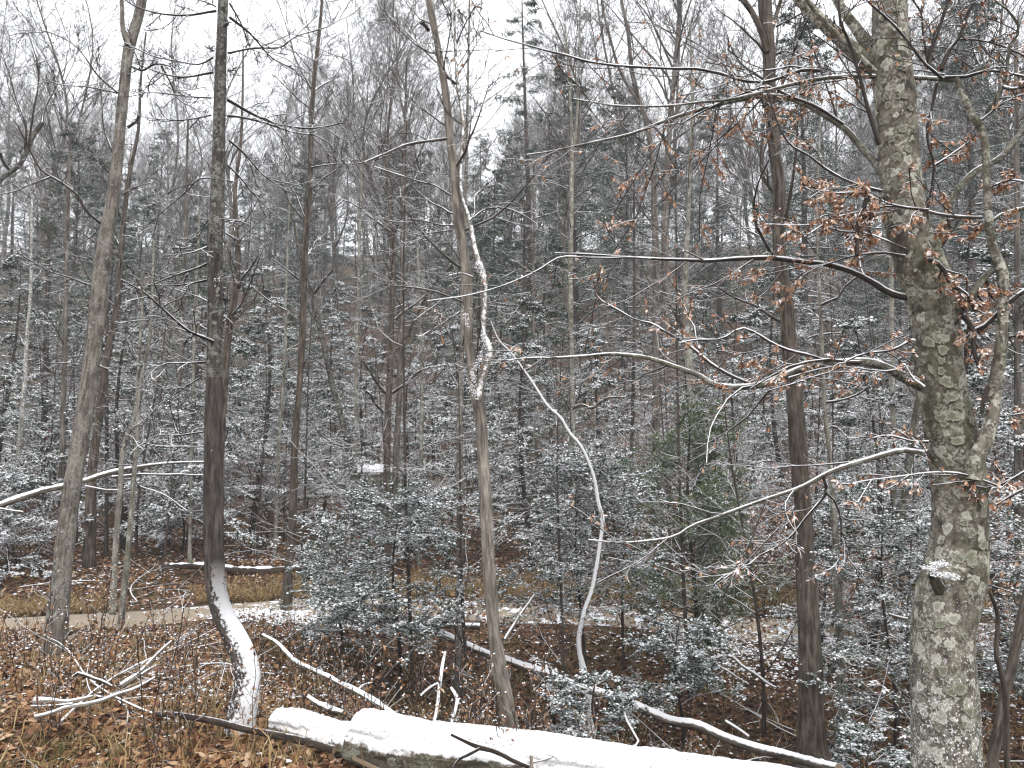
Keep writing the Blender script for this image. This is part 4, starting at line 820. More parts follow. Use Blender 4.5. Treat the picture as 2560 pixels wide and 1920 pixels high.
bl = big_log('fallen_log', 'big fallen log under a thick blanket of snow, cut end facing left', row((880, 1840, 4.35, 112), (960, 1862, 4.32, 122), (1080, 1884, 4.28, 124), (1250, 1904, 4.24, 124), (1450, 1932, 4.2, 126), (1650, 1958, 4.15, 126), (1900, 1990, 4.1, 120), (2200, 2040, 4.0, 110)), (62, 70))
bl2 = big_log('fallen_log', 'short snow covered log piece lying behind the cut end of the big fallen log', row((688, 1816, 4.78, 66), (740, 1828, 4.74, 78), (800, 1846, 4.68, 80), (870, 1862, 4.62, 80), (930, 1874, 4.58, 80)), (62, 72))
log('fallen_pole', 'dark brown bare pole lying on the leaves in front of the snow plastered tree', C(7, '1000 1300 1100 1302 1200 1315 1400 1350 1600 1400 1800 1440 2000 1485 2150 1530'), np.linspace(4.62, 4.25, 8), np.array([12, 13, 14, 15, 16, 17, 18, 18]), 'pole_bark', 0, 'pole', 14)
log('fallen_birch', 'long pale fallen trunk crossing the hollow behind the twisted tree', cat_(C(8, '420 740 620 775 800 850 940 910 1090 960 1200 1000 1330 1040 1500 1110 1850 1220 2000 1290 2150 1350'), C(9, '110 1370 300 1455 500 1520 700 1570 850 1610 1020 1650')), np.linspace(8.6, 5.3, 17), np.linspace(17, 24, 17), 'birch_log', 1, 'fallen tree', 18)
log('far_log', 'snow capped dark log lying across the bank beyond the path', cat_(C(7, '1060 350 1310 352 1450 372 1560 382 1700 385 1840 372 1930 365')), np.linspace(11.6, 11.9, 7), np.array([12, 15, 18, 20, 20, 16, 12]), 'pole_bark', 2.5, 'log', 16, thick=1.2, extra=[(C(7, '1930 365 2050 380 2212 392'), 11.9, 12, 8, 5)])
log('fallen_branch', 'long snow lined fallen trunk slanting up behind the leaning grey tree', cat_(C(4, '-200 1640 0 1600 130 1555 250 1515 410 1480 560 1440 720 1390 900 1355 1120 1330 1320 1325')), np.linspace(9.6, 11, 10), np.array([18, 17, 16, 15, 14, 13, 11, 8, 6, 5]), 'birch_log', 1, 'fallen tree', 12,
    extra=[(C(4, '720 1420 850 1408 1000 1405 1150 1405 1310 1408'), 10.4, 11, 6, 4), (C(4, '545 1480 650 1500 780 1510'), 10.2, 10.3, 4, 3), (C(4, '900 1480 1080 1550 1200 1640'), 10, 10, 4, 3), (C(4, '0 1625 60 1635 150 1645'), 9.6, 9.6, 5, 3)])
log('dead_branch', 'forked dead branch with a bare tip pointing up out of the leaves', C(7, '780 1120 840 1080 900 1040 960 975 1010 920 1060 870 1105 830'), np.linspace(4.9, 5.1, 7), np.array([14, 15, 13, 10, 8, 7, 5]), 'mid_bark', 1, 'branch', 10, extra=[(C(7, '900 1050 960 1010 1010 985'), 4.95, 5, 8, 3)])
log('dead_branch', 'long thin snowy stick curving under the forked dead branch', C(7, '220 1320 330 1295 430 1255 560 1235 650 1215 760 1170 860 1140 1000 1060'), np.linspace(4.55, 4.9, 8), np.array([8, 9, 9, 9, 8, 7, 6, 3]), 'mid_bark', 1.2, 'branch', 10)
log('dead_branch', 'stout snow topped stick lying flat, thickest of those on the brown leaves', C(7, '220 1222 330 1215 450 1222 520 1205 600 1185'), np.linspace(4.7, 4.7, 5), np.array([17, 15, 11, 8, 5]), 'mid_bark', 2, 'branch', 12, extra=[(C(7, '200 1248 330 1240 470 1232'), 4.65, 4.65, 4, 3)])
log('dead_branch', 'dark bent stick ending in a snowy fork beside the brown leaves', C(7, '470 1060 490 1040 550 1050 600 1070 660 1090 720 1120'), np.linspace(5, 5, 6), np.array([6, 8, 8, 8, 8, 5]), 'brown_bark', 1, 'branch', 10)
log('fallen_limb', 'snow lined branch sloping down behind the short snowy log piece', cat_(C(7, '1690 790 1780 840 1900 960 2000 1010 2120 1065 2212 1115'), C(8, '100 1150 250 1235 340 1300 420 1340')), np.linspace(6.6, 5.0, 10), np.array([7, 8, 11, 12, 12, 12, 14, 14, 12, 10]), 'log_bark', 1.2, 'branch', 12, extra=[(C(8, '120 1140 160 1110 200 1100'), 5.6, 5.7, 5, 3)])
log('fallen_limb', 'short broken branch under snow just above the short snowy log piece', cat_(C(7, '1980 1190 2060 1240 2140 1275 2212 1290')), np.linspace(5.2, 5, 4), np.array([10, 14, 16, 10]), 'log_bark', 1.4, 'branch', 12)
log('back_log', 'straight snowy log lying just beyond the pale fallen trunk', C(8, '380 720 480 720 620 722 740 730 900 735'), np.linspace(9, 9, 5), 15, 'birch_log', 1.2, 'log', 12)
log('broken_snag', 'black crooked broken snag sticking up beside the thin trunk', C(8, '615 765 640 730 680 700 675 670 700 640 735 590'), np.linspace(8.3, 8.2, 6), np.array([14, 15, 16, 13, 12, 10]), 'pole_bark', .8, 'snag', 12)
log('leaning_stick', 'pale dead stick leaning against the shrubs right of the twisted tree', C(8, '1060 820 1110 740 1160 660 1210 590 1250 530'), np.linspace(6.9, 7.2, 5), np.array([7, 7, 6, 5, 4]), 'mid_bark', 1, 'stick', 10, extra=[(C(8, '1150 660 1190 690 1210 720'), 7, 7, 4, 2)])
log('snowy_stick', 'upright forked stick plastered white, behind the big snowy log', C(8, '600 1370 630 1240 640 1120 660 980 675 900'), np.linspace(5.2, 5.5, 5), np.array([7, 9, 9, 8, 6]), 'plaster_bark', 0, 'stick', 10, extra=[(C(8, '520 1180 580 1130 640 1100'), 5.3, 5.3, 5, 5)])
log('snowy_stick', 'curved white stick shaped like a hook, behind the big snowy log', C(8, '705 1390 745 1260 755 1200 735 1160 715 1130'), np.linspace(5.1, 5.3, 5), np.array([8, 8, 9, 8, 6]), 'plaster_bark', 0, 'stick', 10)
log('dark_branch', 'dark forked branch resting across the big snowy log', C(8, '715 1430 800 1470 900 1515 1000 1540 1100 1590 1240 1650'), np.linspace(4.1, 4.0, 6), np.array([7, 9, 12, 11, 12, 10]), 'pole_bark', .4, 'branch', 10, extra=[(C(8, '900 1520 830 1560 760 1600 730 1650'), 4.05, 4, 7, 6)])
log('dark_branch', 'thin grey twig lying on top of the big snowy log', C(8, '1240 1610 1330 1590 1400 1560 1510 1545'), np.linspace(4.05, 4.12, 4), np.array([4, 4, 3, 2]), 'mid_bark', 0, 'branch', 8, extra=[(C(8, '1330 1560 1370 1575 1400 1600'), 4.05, 4.05, 3, 2)])
log('white_stick', 'thin white crooked stick in the dark hollow near the beech', cat_(C(8, '1820 1250 1840 1330 1890 1420 1920 1480 1860 1520')), np.linspace(6, 5.8, 5), 5, 'plaster_bark', 0, 'stick', 8)
log('low_limb', 'two lined snowy branch lying across the slope beyond the young green pine', C(9, '200 940 330 930 400 990 480 1040 560 1100 620 1130'), np.linspace(7.6, 7.4, 6), np.array([7, 8, 8, 7, 6, 4]), 'log_bark', 1.3, 'branch', 10, extra=[(C(9, '180 960 300 1020 370 1070 440 1110'), 7.6, 7.5, 6, 3)])
log('stub_branch', 'snow tufted stub standing in the dark hollow left of the rough brown trunk', C(9, '290 1340 340 1370 400 1410 440 1440'), 6.2, 6, 'plaster_bark', 0, 'stick', 8)
log('wood_peg', 'small upright grey stub in front of the big snowy log', C(8, '1225 1660 1232 1610 1228 1570'), 3.95, 8, 'mid_bark', .8, 'stub', 10)
log('pale_stub', 'yellowish broken stub poking out beside the beech', C(9, '1340 655 1400 675 1460 690'), 4.6, np.array([5, 8, 9]), 'birch_log', .6, 'stick', 10)
mb = MB(); pl = P(np.array([(880, 1888), (935, 1915), (972, 1930), (908, 1902)]), [4.08, 4.0, 3.98, 4.1])
bx = []; 
for z in (0, -.02): bx += [tuple(v + np.array([0, 0, z])) for v in pl]
mb.add(np.array(bx), np.array([(0, 1, 2, 3), (7, 6, 5, 4), (0, 4, 5, 1), (1, 5, 6, 2), (2, 6, 7, 3), (3, 7, 4, 0)]), 0, smooth=False)
tag(mb.build('wood_splinter', M['cut_wood'], None, tuple(pl[0])), 'flat pale splinter of wood beside the cut end of the log', 'wood piece')
# snow slab beyond the path
mb = MB(); sc_ = P(C(5, '205 1330'), 15.5)[0]; ns = 26
an = np.linspace(0, 2 * pi, ns, endpoint=False); rings = []
for rf, zf in ((1, -.06), (.97, 0), (.7, .07), (.35, .1), (.0, .11)):
    w = 1 + .25 * (vnoise(np.stack([np.cos(an) * 2 + 5, np.sin(an) * 2, an * 0], -1)) - .5)
    rings.append(np.stack([sc_[0] + np.cos(an) * .45 * rf * w, sc_[1] + np.sin(an) * .4 * rf * w, sc_[2] + zf - .12 + np.cos(an) * .0 + 0 * an], 1))
V = np.concatenate(rings); fs = [(r_ * ns + k, r_ * ns + (k + 1) % ns, (r_ + 1) * ns + (k + 1) % ns, (r_ + 1) * ns + k) for r_ in range(4) for k in range(ns)]
mb.add(V, np.array(fs)); mb.add(np.concatenate([rings[0], rings[0] - np.array([0, 0, .9])]), np.array([(k, (k + 1) % ns, ns + (k + 1) % ns, ns + k) for k in range(ns)])[:, ::-1], 1)
tag(mb.build('snowy_boulder', [M['clean_snow'], M['log_bark']], None, tuple(sc_)), 'flat topped boulder with a smooth cap of snow in the dark wood', 'rock')

# ------------------------------------------------------------ evergreen shrubs close by
def shrub(name, label, cat, loc, h, rad, mats, n1=34, n2_=10, n3=5, leaf=(.029, .0135), per=10, trunk_r=.02, tr=(.15, 1), puff=.16, flat=.9, lean=(0, 0), psz=.012, group=None, ang=(62, 95), up=.0, tilt=.32):
    loc = np.array([loc[0], loc[1], H(loc[0], loc[1]) - .05]); root = empty(name, tuple(loc), label, cat, group)
    t = np.linspace(0, 1, 10)
    st = loc + np.stack([lean[0] * t + .04 * np.sin(t * 7), lean[1] * t + .03 * np.cos(t * 6), h * t], 1); sr = trunk_r * (1 - .75 * t)
    mb = MB(); tubes(mb, st[None], sr[None], 12, 0, amp=.08); mb.build('stem', M[mats[1]], root, loc)
    a, b = grow(st[None], sr[None], n1, tr, ang, (rad * .7, rad * 1.2), .4, 8, up, .07, .45, .3, flat=0 * flat, absL=True, rmin=.003, even=True)
    tw = MB(); tubes(tw, a, b, 5, 0)
    a2, b2 = grow(a, b, n2_, (.2, 1), (30, 60), (.3, .55), .45, 5, 0.01, .1, .6, .4, flat=flat, rmin=.002); tubes(tw, a2, b2, 3, 0)
    a3, b3 = grow(a2, b2, n3, (.15, 1), (30, 60), (.35, .6), .4, 3, 0, .1, .7, .5, flat=flat, rmin=.0015); tubes(tw, a3, b3, 3, 0)
    tag(tw.build('branches', M[mats[1]], root, loc), kind='stuff')
    lf = MB(); spray(lf, a3, b3, per, leaf[0], leaf[1], 0, .1, 50, tilt, puff, 1, psz); spray(lf, a2, b2, max(per // 2, 2), leaf[0], leaf[1], 0, .4, 50, tilt, puff, 1, psz)
    tag(lf.build('foliage', [M[mats[0]], M['clean_snow']], root, loc), kind='stuff')
    return root
def gp(u, d): return ((u - 1280) / F * d / cp_, d)
HM = ('holly', 'dark_twig')
shrub('holly_shrub', 'broad snow dusted evergreen shrub this side of the path, left of the twisted tree', 'shrub', gp(1000, 7.3), 1.95, 1.0, HM, n1=58, tr=(.28, 1))
shrub('holly_shrub', 'tall snow dusted evergreen shrub round the foot of the bowed white sapling', 'shrub', gp(1445, 7.9), 2.5, 1.05, HM, n1=58, tr=(.4, 1))
shrub('holly_shrub', 'low snow laden evergreen in the hollow over the pale fallen trunk', 'shrub', gp(1510, 6.3), .72, .5, HM, n1=14, tr=(.5, 1), lean=(-.12, 0))
shrub('holly_shrub', 'evergreen shrub spreading under the young green pine', 'shrub', gp(1680, 7.1), 1.2, .6, HM, n1=24, tr=(.4, 1))
shrub('holly_shrub', 'thick snow dusted evergreen filling the gap between the thin ash and the beech', 'shrub', gp(2190, 6.9), 2.3, 1.0, HM, n1=56, tr=(.25, 1))
shrub('holly_shrub', 'snow dusted evergreen behind the beech and the bent sapling', 'shrub', gp(2600, 6.6), 2.1, .95, HM, n1=34, tr=(.15, 1))
shrub('holly_shrub', 'small snowy evergreen low against the rough brown trunk', 'shrub', gp(2135, 5.9), .62, .42, HM, n1=12, tr=(.5, 1))
shrub('holly_shrub', 'wispy snowy evergreen sprays left of the broad shrub, over the path', 'shrub', gp(860, 8.4), 1.0, .8, HM, n1=24, tr=(.3, 1))
shrub('young_pine', 'feathery bright green young pine with little snow', 'tree', gp(1720, 9.0), 3.0, 1.0, ('young_pine', 'dark_twig'), n1=60, n2_=8, n3=4, leaf=(.075, .012), per=10, trunk_r=.035, puff=.04, ang=(60, 90), tilt=.8, flat=.3, up=.05)
shrub('hemlock_shrub', 'low hemlock white with snow at the foot of the leaning grey tree', 'shrub', gp(40, 11.6), 1.5, 1.1, ('hemlock', 'dark_twig'), n1=34, leaf=(.05, .02), puff=.2, psz=.018)
shrub('hemlock_shrub', 'snow bent hemlock behind the far log', 'shrub', gp(470, 13.5), 1.6, 1.0, ('hemlock', 'dark_twig'), n1=28, leaf=(.06, .024), per=7, puff=.2, psz=.018)
shrub('copper_sapling', 'small beech sapling with copper leaves in the shade near the mottled beech', 'sapling', gp(2215, 6.1), .95, .35, ('copper', 'dark_twig'), n1=8, n2_=4, n3=2, leaf=(.05, .026), per=3, puff=0)
shrub('copper_sapling', 'little beech sapling with frosted pale leaves beside the leaning dead stick', 'sapling', gp(1375, 6.6), .75, .33, ('pale_leaf', 'dark_twig'), n1=8, n2_=4, n3=2, leaf=(.045, .014), per=3, puff=.1)

# ------------------------------------------------------------ wood behind: prototypes, then individual copies
def bare_proto(Ht, seed, n1=34, lowest=.32, r=.13, mt='far_bark', spread=(28, 50)):
    t = np.linspace(0, 1, 22); ph = R.uniform(0, 50)
    w = np.stack([t * 3 + ph, t * 0, t * 0], -1)
    st = np.stack([(vnoise(w, 1) - .5) * Ht * .07 * t ** .5 * 2, (vnoise(w, 2) - .5) * Ht * .07 * 2 * t ** .5, Ht * t], 1); st[:, :2] -= st[0, :2]
    sr = r * (1 - .88 * t ** .9) * (1 + .35 * np.exp(-t * 40))
    tk = MB(); tubes(tk, st[None], sr[None], 10, 0, amp=.08, freq=14)
    a, b = grow(st[None], sr[None], n1, (lowest, .97), spread, (Ht * .24, Ht * .4), .55, 10, .055, .09, .5, .2, absL=True, even=True, rmin=.008)
    cr = MB(); tubes(cr, a, b, 5, 0)
    a2, b2 = grow(a, b, 7, (.2, 1), (22, 50), (.32, .55), .4, 6, .04, .1, .55, .25, rmin=.006); tubes(cr, a2, b2, 3, 0)
    a3, b3 = grow(a2, b2, 6, (.15, 1), (22, 50), (.35, .6), .4, 4, .03, .12, .6, .35, rmin=.0045); tubes(cr, a3, b3, 3, 0)
    a4, b4 = grow(a3, b3, 3, (.15, 1), (22, 50), (.4, .7), .4, 2, .02, .12, .7, .5, rmin=.0044); tubes(cr, a4, b4, 3, 0)
    return tk.mesh('trunk', M[mt]), cr.mesh('branches', M['far_twig'])
def hem_proto(Ht, n1=100, W=.27, leaf=(.075, .026), per=10, puff=.05, low=.12, mt=('far_hemlock', 'far_dark'), n2_=12, psz=.022, gap=0):
    t = np.linspace(0, 1, 16); st = np.stack([.12 * np.sin(t * 4 + R.uniform(0, 6)), .1 * np.cos(t * 5), Ht * t], 1); st[:, :2] -= st[0, :2]; sr = Ht * .0105 * (1 - .9 * t)
    tk = MB(); tubes(tk, st[None], sr[None], 9, 0, amp=.06, freq=14)
    a, b = grow(st[None], sr[None], n1, (low, .99), (70, 98), (Ht * W * .7, Ht * W * 1.15), .82, 8, -.035, .07, .35, .2, absL=True, even=True, rmin=.004)
    tw = MB(); tubes(tw, a, b, 4, 1)
    a2, b2 = grow(a, b, n2_, (.2, 1), (35, 62), (.28, .5), .5, 5, -.05, .07, .6, .3, flat=.85, rmin=.0025, even=True); tubes(tw, a2, b2, 3, 1)
    spray(tw, a2, b2, per, leaf[0], leaf[1], 0, .0, 48, .4, puff, 2, psz, .18)
    spray(tw, a, b, per, leaf[0], leaf[1], 0, .3, 48, .4, puff, 2, psz, .18)
    a3, b3 = grow(a2, b2, 3, (.2, .95), (35, 60), (.3, .5), .4, 3, -.04, .08, .6, .5, flat=.8, rmin=.002)
    spray(tw, a3, b3, max(per // 2, 3), leaf[0], leaf[1], 0, .0, 48, .4, puff, 2, psz, .18)
    return tk.mesh('trunk', M[mt[1]]), tw.mesh('crown', [M[mt[0]], M[mt[1]], M['clean_snow']])
def inst(name, meshes, names, loc, rz, sc, label, cat, group, lean=0):
    root = empty(name, loc, label, cat, group); root.rotation_euler = (lean * R.normal(), lean * R.normal(), rz); root.scale = sc if not np.isscalar(sc) else (sc, sc, sc)
    for me, nm in zip(meshes, names):
        o = bpy.data.objects.new(nm, me); COL.objects.link(o); o.parent = root
        if nm in ('branches', 'crown', 'needles'): o['kind'] = 'stuff'
    return root
bare = [bare_proto(17, 1), bare_proto(19, 2, lowest=.42, r=.16), bare_proto(15, 3, mt='far_dark', r=.1, spread=(20, 40)), bare_proto(18, 4, n1=30, lowest=.25, spread=(30, 60)), bare_proto(13, 5, n1=26, r=.07, lowest=.3, mt='pale_bark')]
hems = [hem_proto(11), hem_proto(13, n1=110, W=.23, low=.2), hem_proto(8, n1=84, W=.3, puff=.08)]
smallh = [hem_proto(3.4, n1=34, W=.34, leaf=(.05, .022), per=9, puff=.2, low=.1, n2_=9, psz=.02, mt=('hemlock', 'dark_twig')), hem_proto(4.6, n1=42, W=.3, leaf=(.055, .024), per=9, puff=.2, low=.12, n2_=10, psz=.022, mt=('hemlock', 'dark_twig'))]
pine = hem_proto(14, n1=46, W=.15, leaf=(.12, .02), per=6, puff=.0, low=.32, n2_=9)
taken = []
GAPS = [(-9e9, 0, 'past the white flecked birch'), (0, 130, 'beside the white flecked birch'), (130, 300, 'behind the leaning grey tree'), (300, 500, 'between the leaning grey tree and dark straight tree'),
 (500, 650, 'behind the dark straight tree'), (650, 850, 'around the slim tree at the path edge'), (850, 1100, 'behind the trunk with short bare arms'), (1100, 1280, 'behind the twisted tree'),
 (1280, 1500, 'behind the bowed white sapling'), (1500, 1850, 'behind the young green pine'), (1850, 2120, 'behind the rough brown trunk'), (2120, 2300, 'between the rough trunk and the beech'), (2300, 2560, 'behind the mottled beech'), (2560, 9e9, 'past the mottled beech')]
def whereis(x, y, bands):
    u = 1280 + x / y * F * cp_; g = [t for a, b, t in GAPS if a <= u < b][0]; return [t for lim, t in bands if y < lim][0], g
def lab(kind, x, y, bands, s=None, mid=None):
    a, g = whereis(x, y, bands); kind = kind.replace('young snow laden', 'young snowy') if 'between' in g else kind; a = a.replace('middle distance', 'midway'); sz = '' if s is None else ('tall ' if s > mid else 'smaller '); l = f'{a} {sz}{kind} {g}'
    return l, l
def free(x, y, dmin):
    for a, b in taken:
        if (a - x) ** 2 + (b - y) ** 2 < dmin * dmin: return False
    taken.append((x, y)); return True
def scatter(n, d0, d1, dmin, rmax=.82, pw=1.0, acc=None):
    out = []; k = 0
    while len(out) < n and k < n * 40:
        k += 1; d = d0 + (d1 - d0) * R.random() ** pw; x = R.uniform(-rmax, rmax) * d
        if acc and not acc(x, d): continue
        if free(x, d, dmin): out.append((x, d))
    return out
# named conifers first
x, y = gp(1318, 22)
inst('pine_tree', pine, ('trunk', 'crown'), (x, y, H(x, y) - .1), .4, (.95, .95, .98), 'tall dark open crowned pine showing against the sky in the middle', 'tree', None); taken.append((x, y))
for (u, d, s, k, l) in ((150, 24, .95, 0, 'dark green hemlock showing its crown against the sky behind the birch trunk'),
    (2010, 24, 1.1, 1, 'tall grey green hemlock rising behind the rough brown trunk'), (2440, 26, 1.25, 1, 'tall snowy hemlock whose top shows beyond the beech'),
    (1560, 30, 1.15, 0, 'broad hemlock behind the narrow V of bare stems'), (1440, 26, 1.0, 1, 'slender hemlock just past the tall dark pine'), (1250, 24, .8, 2, 'bushy hemlock at the foot of the tall dark pine')):
    x, y = gp(u, d); taken.append((x, y))
    inst('hemlock_tree', hems[k], ('trunk', 'crown'), (x, y, H(x, y) - .1), R.uniform(0, 6), s, l, 'tree', 'hemlocks in the wood')
nsky = None
for i, (x, y) in enumerate(scatter(165, 17, 85, 1.8, pw=.9, acc=nsky)):
    s = R.uniform(.45, .8) if y < 30 else R.uniform(.6, 1.05); inst('hemlock_tree', hems[i % 3], ('trunk', 'crown'), (x, y, H(x, y) - .1), R.uniform(0, 6.3), (s, s, s * R.uniform(.85, 1.1)),
     *(lambda q: (q[0], 'tree', q[1]))(lab('snow dusted hemlock', x, y, ((26, 'near'), (40, 'middle distance'), (999, 'far')), s, .82)))
for (u, d, s, k, l) in ((545, 12.6, 1.0, 1, 'layered snowy young hemlock just past the far log, at the dark straight tree'), (640, 14.5, 1.15, 1, 'tall feathery young hemlock left of the slim tree at the path edge'), (880, 12.4, .8, 0, 'feathery young hemlock over the bank behind the broad snow dusted shrub'),
    (1120, 12.6, .9, 1, 'spreading young hemlock behind the foot of the twisted tree'), (1330, 12.8, 1.0, 1, 'wide layered young hemlock through the arch of the bowed white sapling'), (1860, 12.5, .95, 1, 'snowy young hemlock left of the rough brown trunk'),
    (2150, 9.9, .95, 1, 'frosted young hemlock beyond the thin ash'), (2470, 9.2, 1.15, 1, 'snow layered young hemlock behind the beech, tallest there'), (1960, 16, 1.3, 1, 'tall frosted young hemlock directly behind the rough brown trunk'), (330, 13.5, 1.05, 1, 'grey green young hemlock behind the crooked lichen spotted trunk'), (10, 15, 1.2, 1, 'snowy young hemlock at the wood edge under the overhanging limb')):
    x, y = gp(u, d); taken.append((x, y)); inst('young_hemlock', smallh[k], ('stem', 'needles'), (x, y, H(x, y) - .08), R.uniform(0, 6.3), s, l, 'tree', 'young hemlocks in the thicket')
for i, (x, y) in enumerate(scatter(95, 12.3, 30, 1.1, pw=1.3, acc=lambda x, d: path_dist(np.array(x), np.array(d)) > 1.4)):
    s = R.uniform(.55, 1.15); inst('young_hemlock', smallh[i % 2], ('stem', 'needles'), (x, y, H(x, y) - .08), R.uniform(0, 6.3), (s, s, s),
     *(lambda q: (q[0], 'tree', q[1]))(lab('young snow laden hemlock', x, y, ((17, 'near'), (23, 'middle distance'), (999, 'far')), s, .85)))
for i, (x, y) in enumerate(scatter(140, 15, 85, 1.6, pw=.85)):
    s = R.uniform(.75, 1.15); k = i % 5
    inst('bare_tree', bare[k], ('trunk', 'branches'), (x, y, H(x, y) - .15), R.uniform(0, 6.3), (s, s, s * R.uniform(.9, 1.15)),
     *(lambda q: (q[0], 'tree', q[1]))(lab(('bare tree', 'long trunked bare tree', 'dark bare tree', 'wide crowned bare tree', 'pale bare tree')[k], x, y, ((28, 'near'), (45, 'middle distance'), (999, 'far')), s, .9)), lean=.04)
for i, (x, y) in enumerate(scatter(150, 78, 140, 2.6, pw=1, rmax=.78)):
    s = R.uniform(.9, 1.15)
    inst('bare_tree', bare[i % 5], ('trunk', 'branches'), (x, y, H(x, y) - .15), R.uniform(0, 6.3), s, 'bare tree on the far hillside, faint behind all the others', 'tree', 'bare trees on the far hillside', lean=.03)

# bare saplings with long fine twigs, nearer than the deep wood
def sapling_proto(Ht):
    t = np.linspace(0, 1, 14); st = np.stack([.25 * t ** 2 * Ht * .2 * R.normal(), .1 * np.sin(t * 4 + R.uniform(0, 6)), Ht * t], 1) if False else np.stack([R.normal() * .12 * t ** 2 * Ht * .5, .1 * np.sin(t * 4 + R.uniform(0, 6)), Ht * t], 1); st[:, :2] -= st[0, :2]
    sr = .02 * (1 - .85 * t) + .002; tk = MB(); tubes(tk, st[None], sr[None], 8, 0, amp=.06)
    a, b = grow(st[None], sr[None], 20, (.15, .97), (45, 75), (Ht * .2, Ht * .38), .45, 10, .02, .08, .45, .25, absL=True, even=True, rmin=.003); cr = MB(); tubes(cr, a, b, 4, 0)
    a2, b2 = grow(a, b, 7, (.15, 1), (28, 55), (.3, .5), .4, 6, .01, .1, .6, .35, rmin=.0022, flat=.5); tubes(cr, a2, b2, 3, 0)
    a3, b3 = grow(a2, b2, 4, (.2, 1), (30, 55), (.35, .55), .4, 3, .01, .12, .7, .5, rmin=.0018, flat=.5); tubes(cr, a3, b3, 3, 0)
    return tk.mesh('trunk', M['twig']), cr.mesh('branches', M['twig'])
sapp = [sapling_proto(h) for h in (3.5, 4.8, 6.0)]
for i, (x, y) in enumerate(scatter(40, 7.4, 17, .6, rmax=.72, pw=1.2, acc=lambda x, d: path_dist(np.array(x), np.array(d)) > .6 and (x > -1.0 or d > 10.8))):
    s = R.uniform(.75, 1.15); inst('bare_sapling', sapp[i % 3], ('trunk', 'branches'), (x, y, H(x, y) - .05), R.uniform(0, 6.3), s,
     *(lambda q: (q[0], 'sapling', q[1]))(lab(('short', 'thin', 'long')[i % 3] + ' bare sapling', x, y, ((10.5, 'near'), (14, 'midway'), (999, 'far')), None)), lean=.05)

# bare brush
def brush_proto(h, mt='twig', leafy=None):
    N = 9; d = norm(R.normal(size=(N, 3)) * np.array([.45, .45, 0]) + np.array([0, 0, 1])); t = np.linspace(0, 1, 8)
    st = d[:, None] * (t[None, :, None] * h * R.uniform(.6, 1, (N, 1, 1))) + R.normal(size=(N, 8, 3)) * .02 * h; st[:, 0] = R.normal(size=(N, 3)) * np.array([.08, .08, 0])
    sr = np.maximum(.009 * (1 - .8 * t), .003)[None] * np.ones((N, 1)); mb = MB(); tubes(mb, st, sr, 4, 0)
    a, b = grow(st, sr, 7, (.25, 1), (30, 65), (.3, .6), .4, 6, .02, .13, .7, .4, rmin=.003); tubes(mb, a, b, 3, 0)
    a2, b2 = grow(a, b, 5, (.2, 1), (30, 65), (.35, .6), .4, 4, .0, .14, .7, .5, rmin=.0024); tubes(mb, a2, b2, 3, 0)
    lm = None
    if leafy:
        l2 = MB(); bb, tt = on_paths(a2, 900, .3); place_leaves(l2, bb, norm(tt * .4 + R.normal(size=bb.shape) * .4 + np.array([0, 0, -.5])), norm(R.normal(size=bb.shape) + np.array([0, 0, .6])), R.uniform(.04, .06, len(bb)), 0, R.random(len(bb)))
        lm = l2.mesh('leaves', M[leafy])
    return mb.mesh('stems', M[mt]), lm
br = [brush_proto(1.7), brush_proto(2.4), brush_proto(1.3, 'dark_twig')]; brl = [brush_proto(2.2, 'twig', 'copper'), brush_proto(1.6, 'twig', 'copper')]
for i, (x, y) in enumerate(scatter(80, 11.8, 26, .8, pw=1.2, acc=lambda x, d: path_dist(np.array(x), np.array(d)) > .9)):
    s = R.uniform(.7, 1.3); q_ = lab('leafless twiggy bush', x, y, ((16, 'near'), (21, 'middle distance'), (999, 'far')), s, 1.0); r = empty('bare_bush', (x, y, float(H(x, y)) - .03), q_[0], 'bush', q_[1]); r.rotation_euler.z = R.uniform(0, 6); r.scale = (s,) * 3
    o = bpy.data.objects.new('stems', br[i % 3][0]); COL.objects.link(o); o.parent = r; o['kind'] = 'stuff'
def leafy(u, d, s, k, label):
    x, y = gp(u, d); r = empty('beech_sapling', (x, y, float(H(x, y)) - .03), label, 'sapling', 'leafy beech saplings'); r.rotation_euler.z = R.uniform(0, 6); r.scale = (s,) * 3
    for me, nm in zip(brl[k], ('stems', 'leaves')):
        o = bpy.data.objects.new(nm, me); COL.objects.link(o); o.parent = r; o['kind'] = 'stuff'
for a_ in ((1480, 15.5, 1.2, 0, 'copper leaved sapling thicket glowing in the shade beyond the bowed white sapling'), (1535, 17, 1.2, 1, 'rusty leaved sapling behind the grey trunk stub'), (1900, 10.9, .95, 0, 'pinkish leaved sapling just left of the rough brown trunk'),
           (1850, 13, 1.1, 1, 'sparse copper sapling further back left of the rough brown trunk'), (2140, 10, .9, 1, 'copper leaved sapling right of the thin ash'), (2560, 8, 1.2, 0, 'copper leaved sapling beyond the beech, at the wood edge'), (1010, 16, .9, 1, 'faint copper sapling behind the trunk with short bare arms'),
           (690, 15, .9, 0, 'faded copper sapling on the dark slope behind the far log')):
    leafy(*a_)

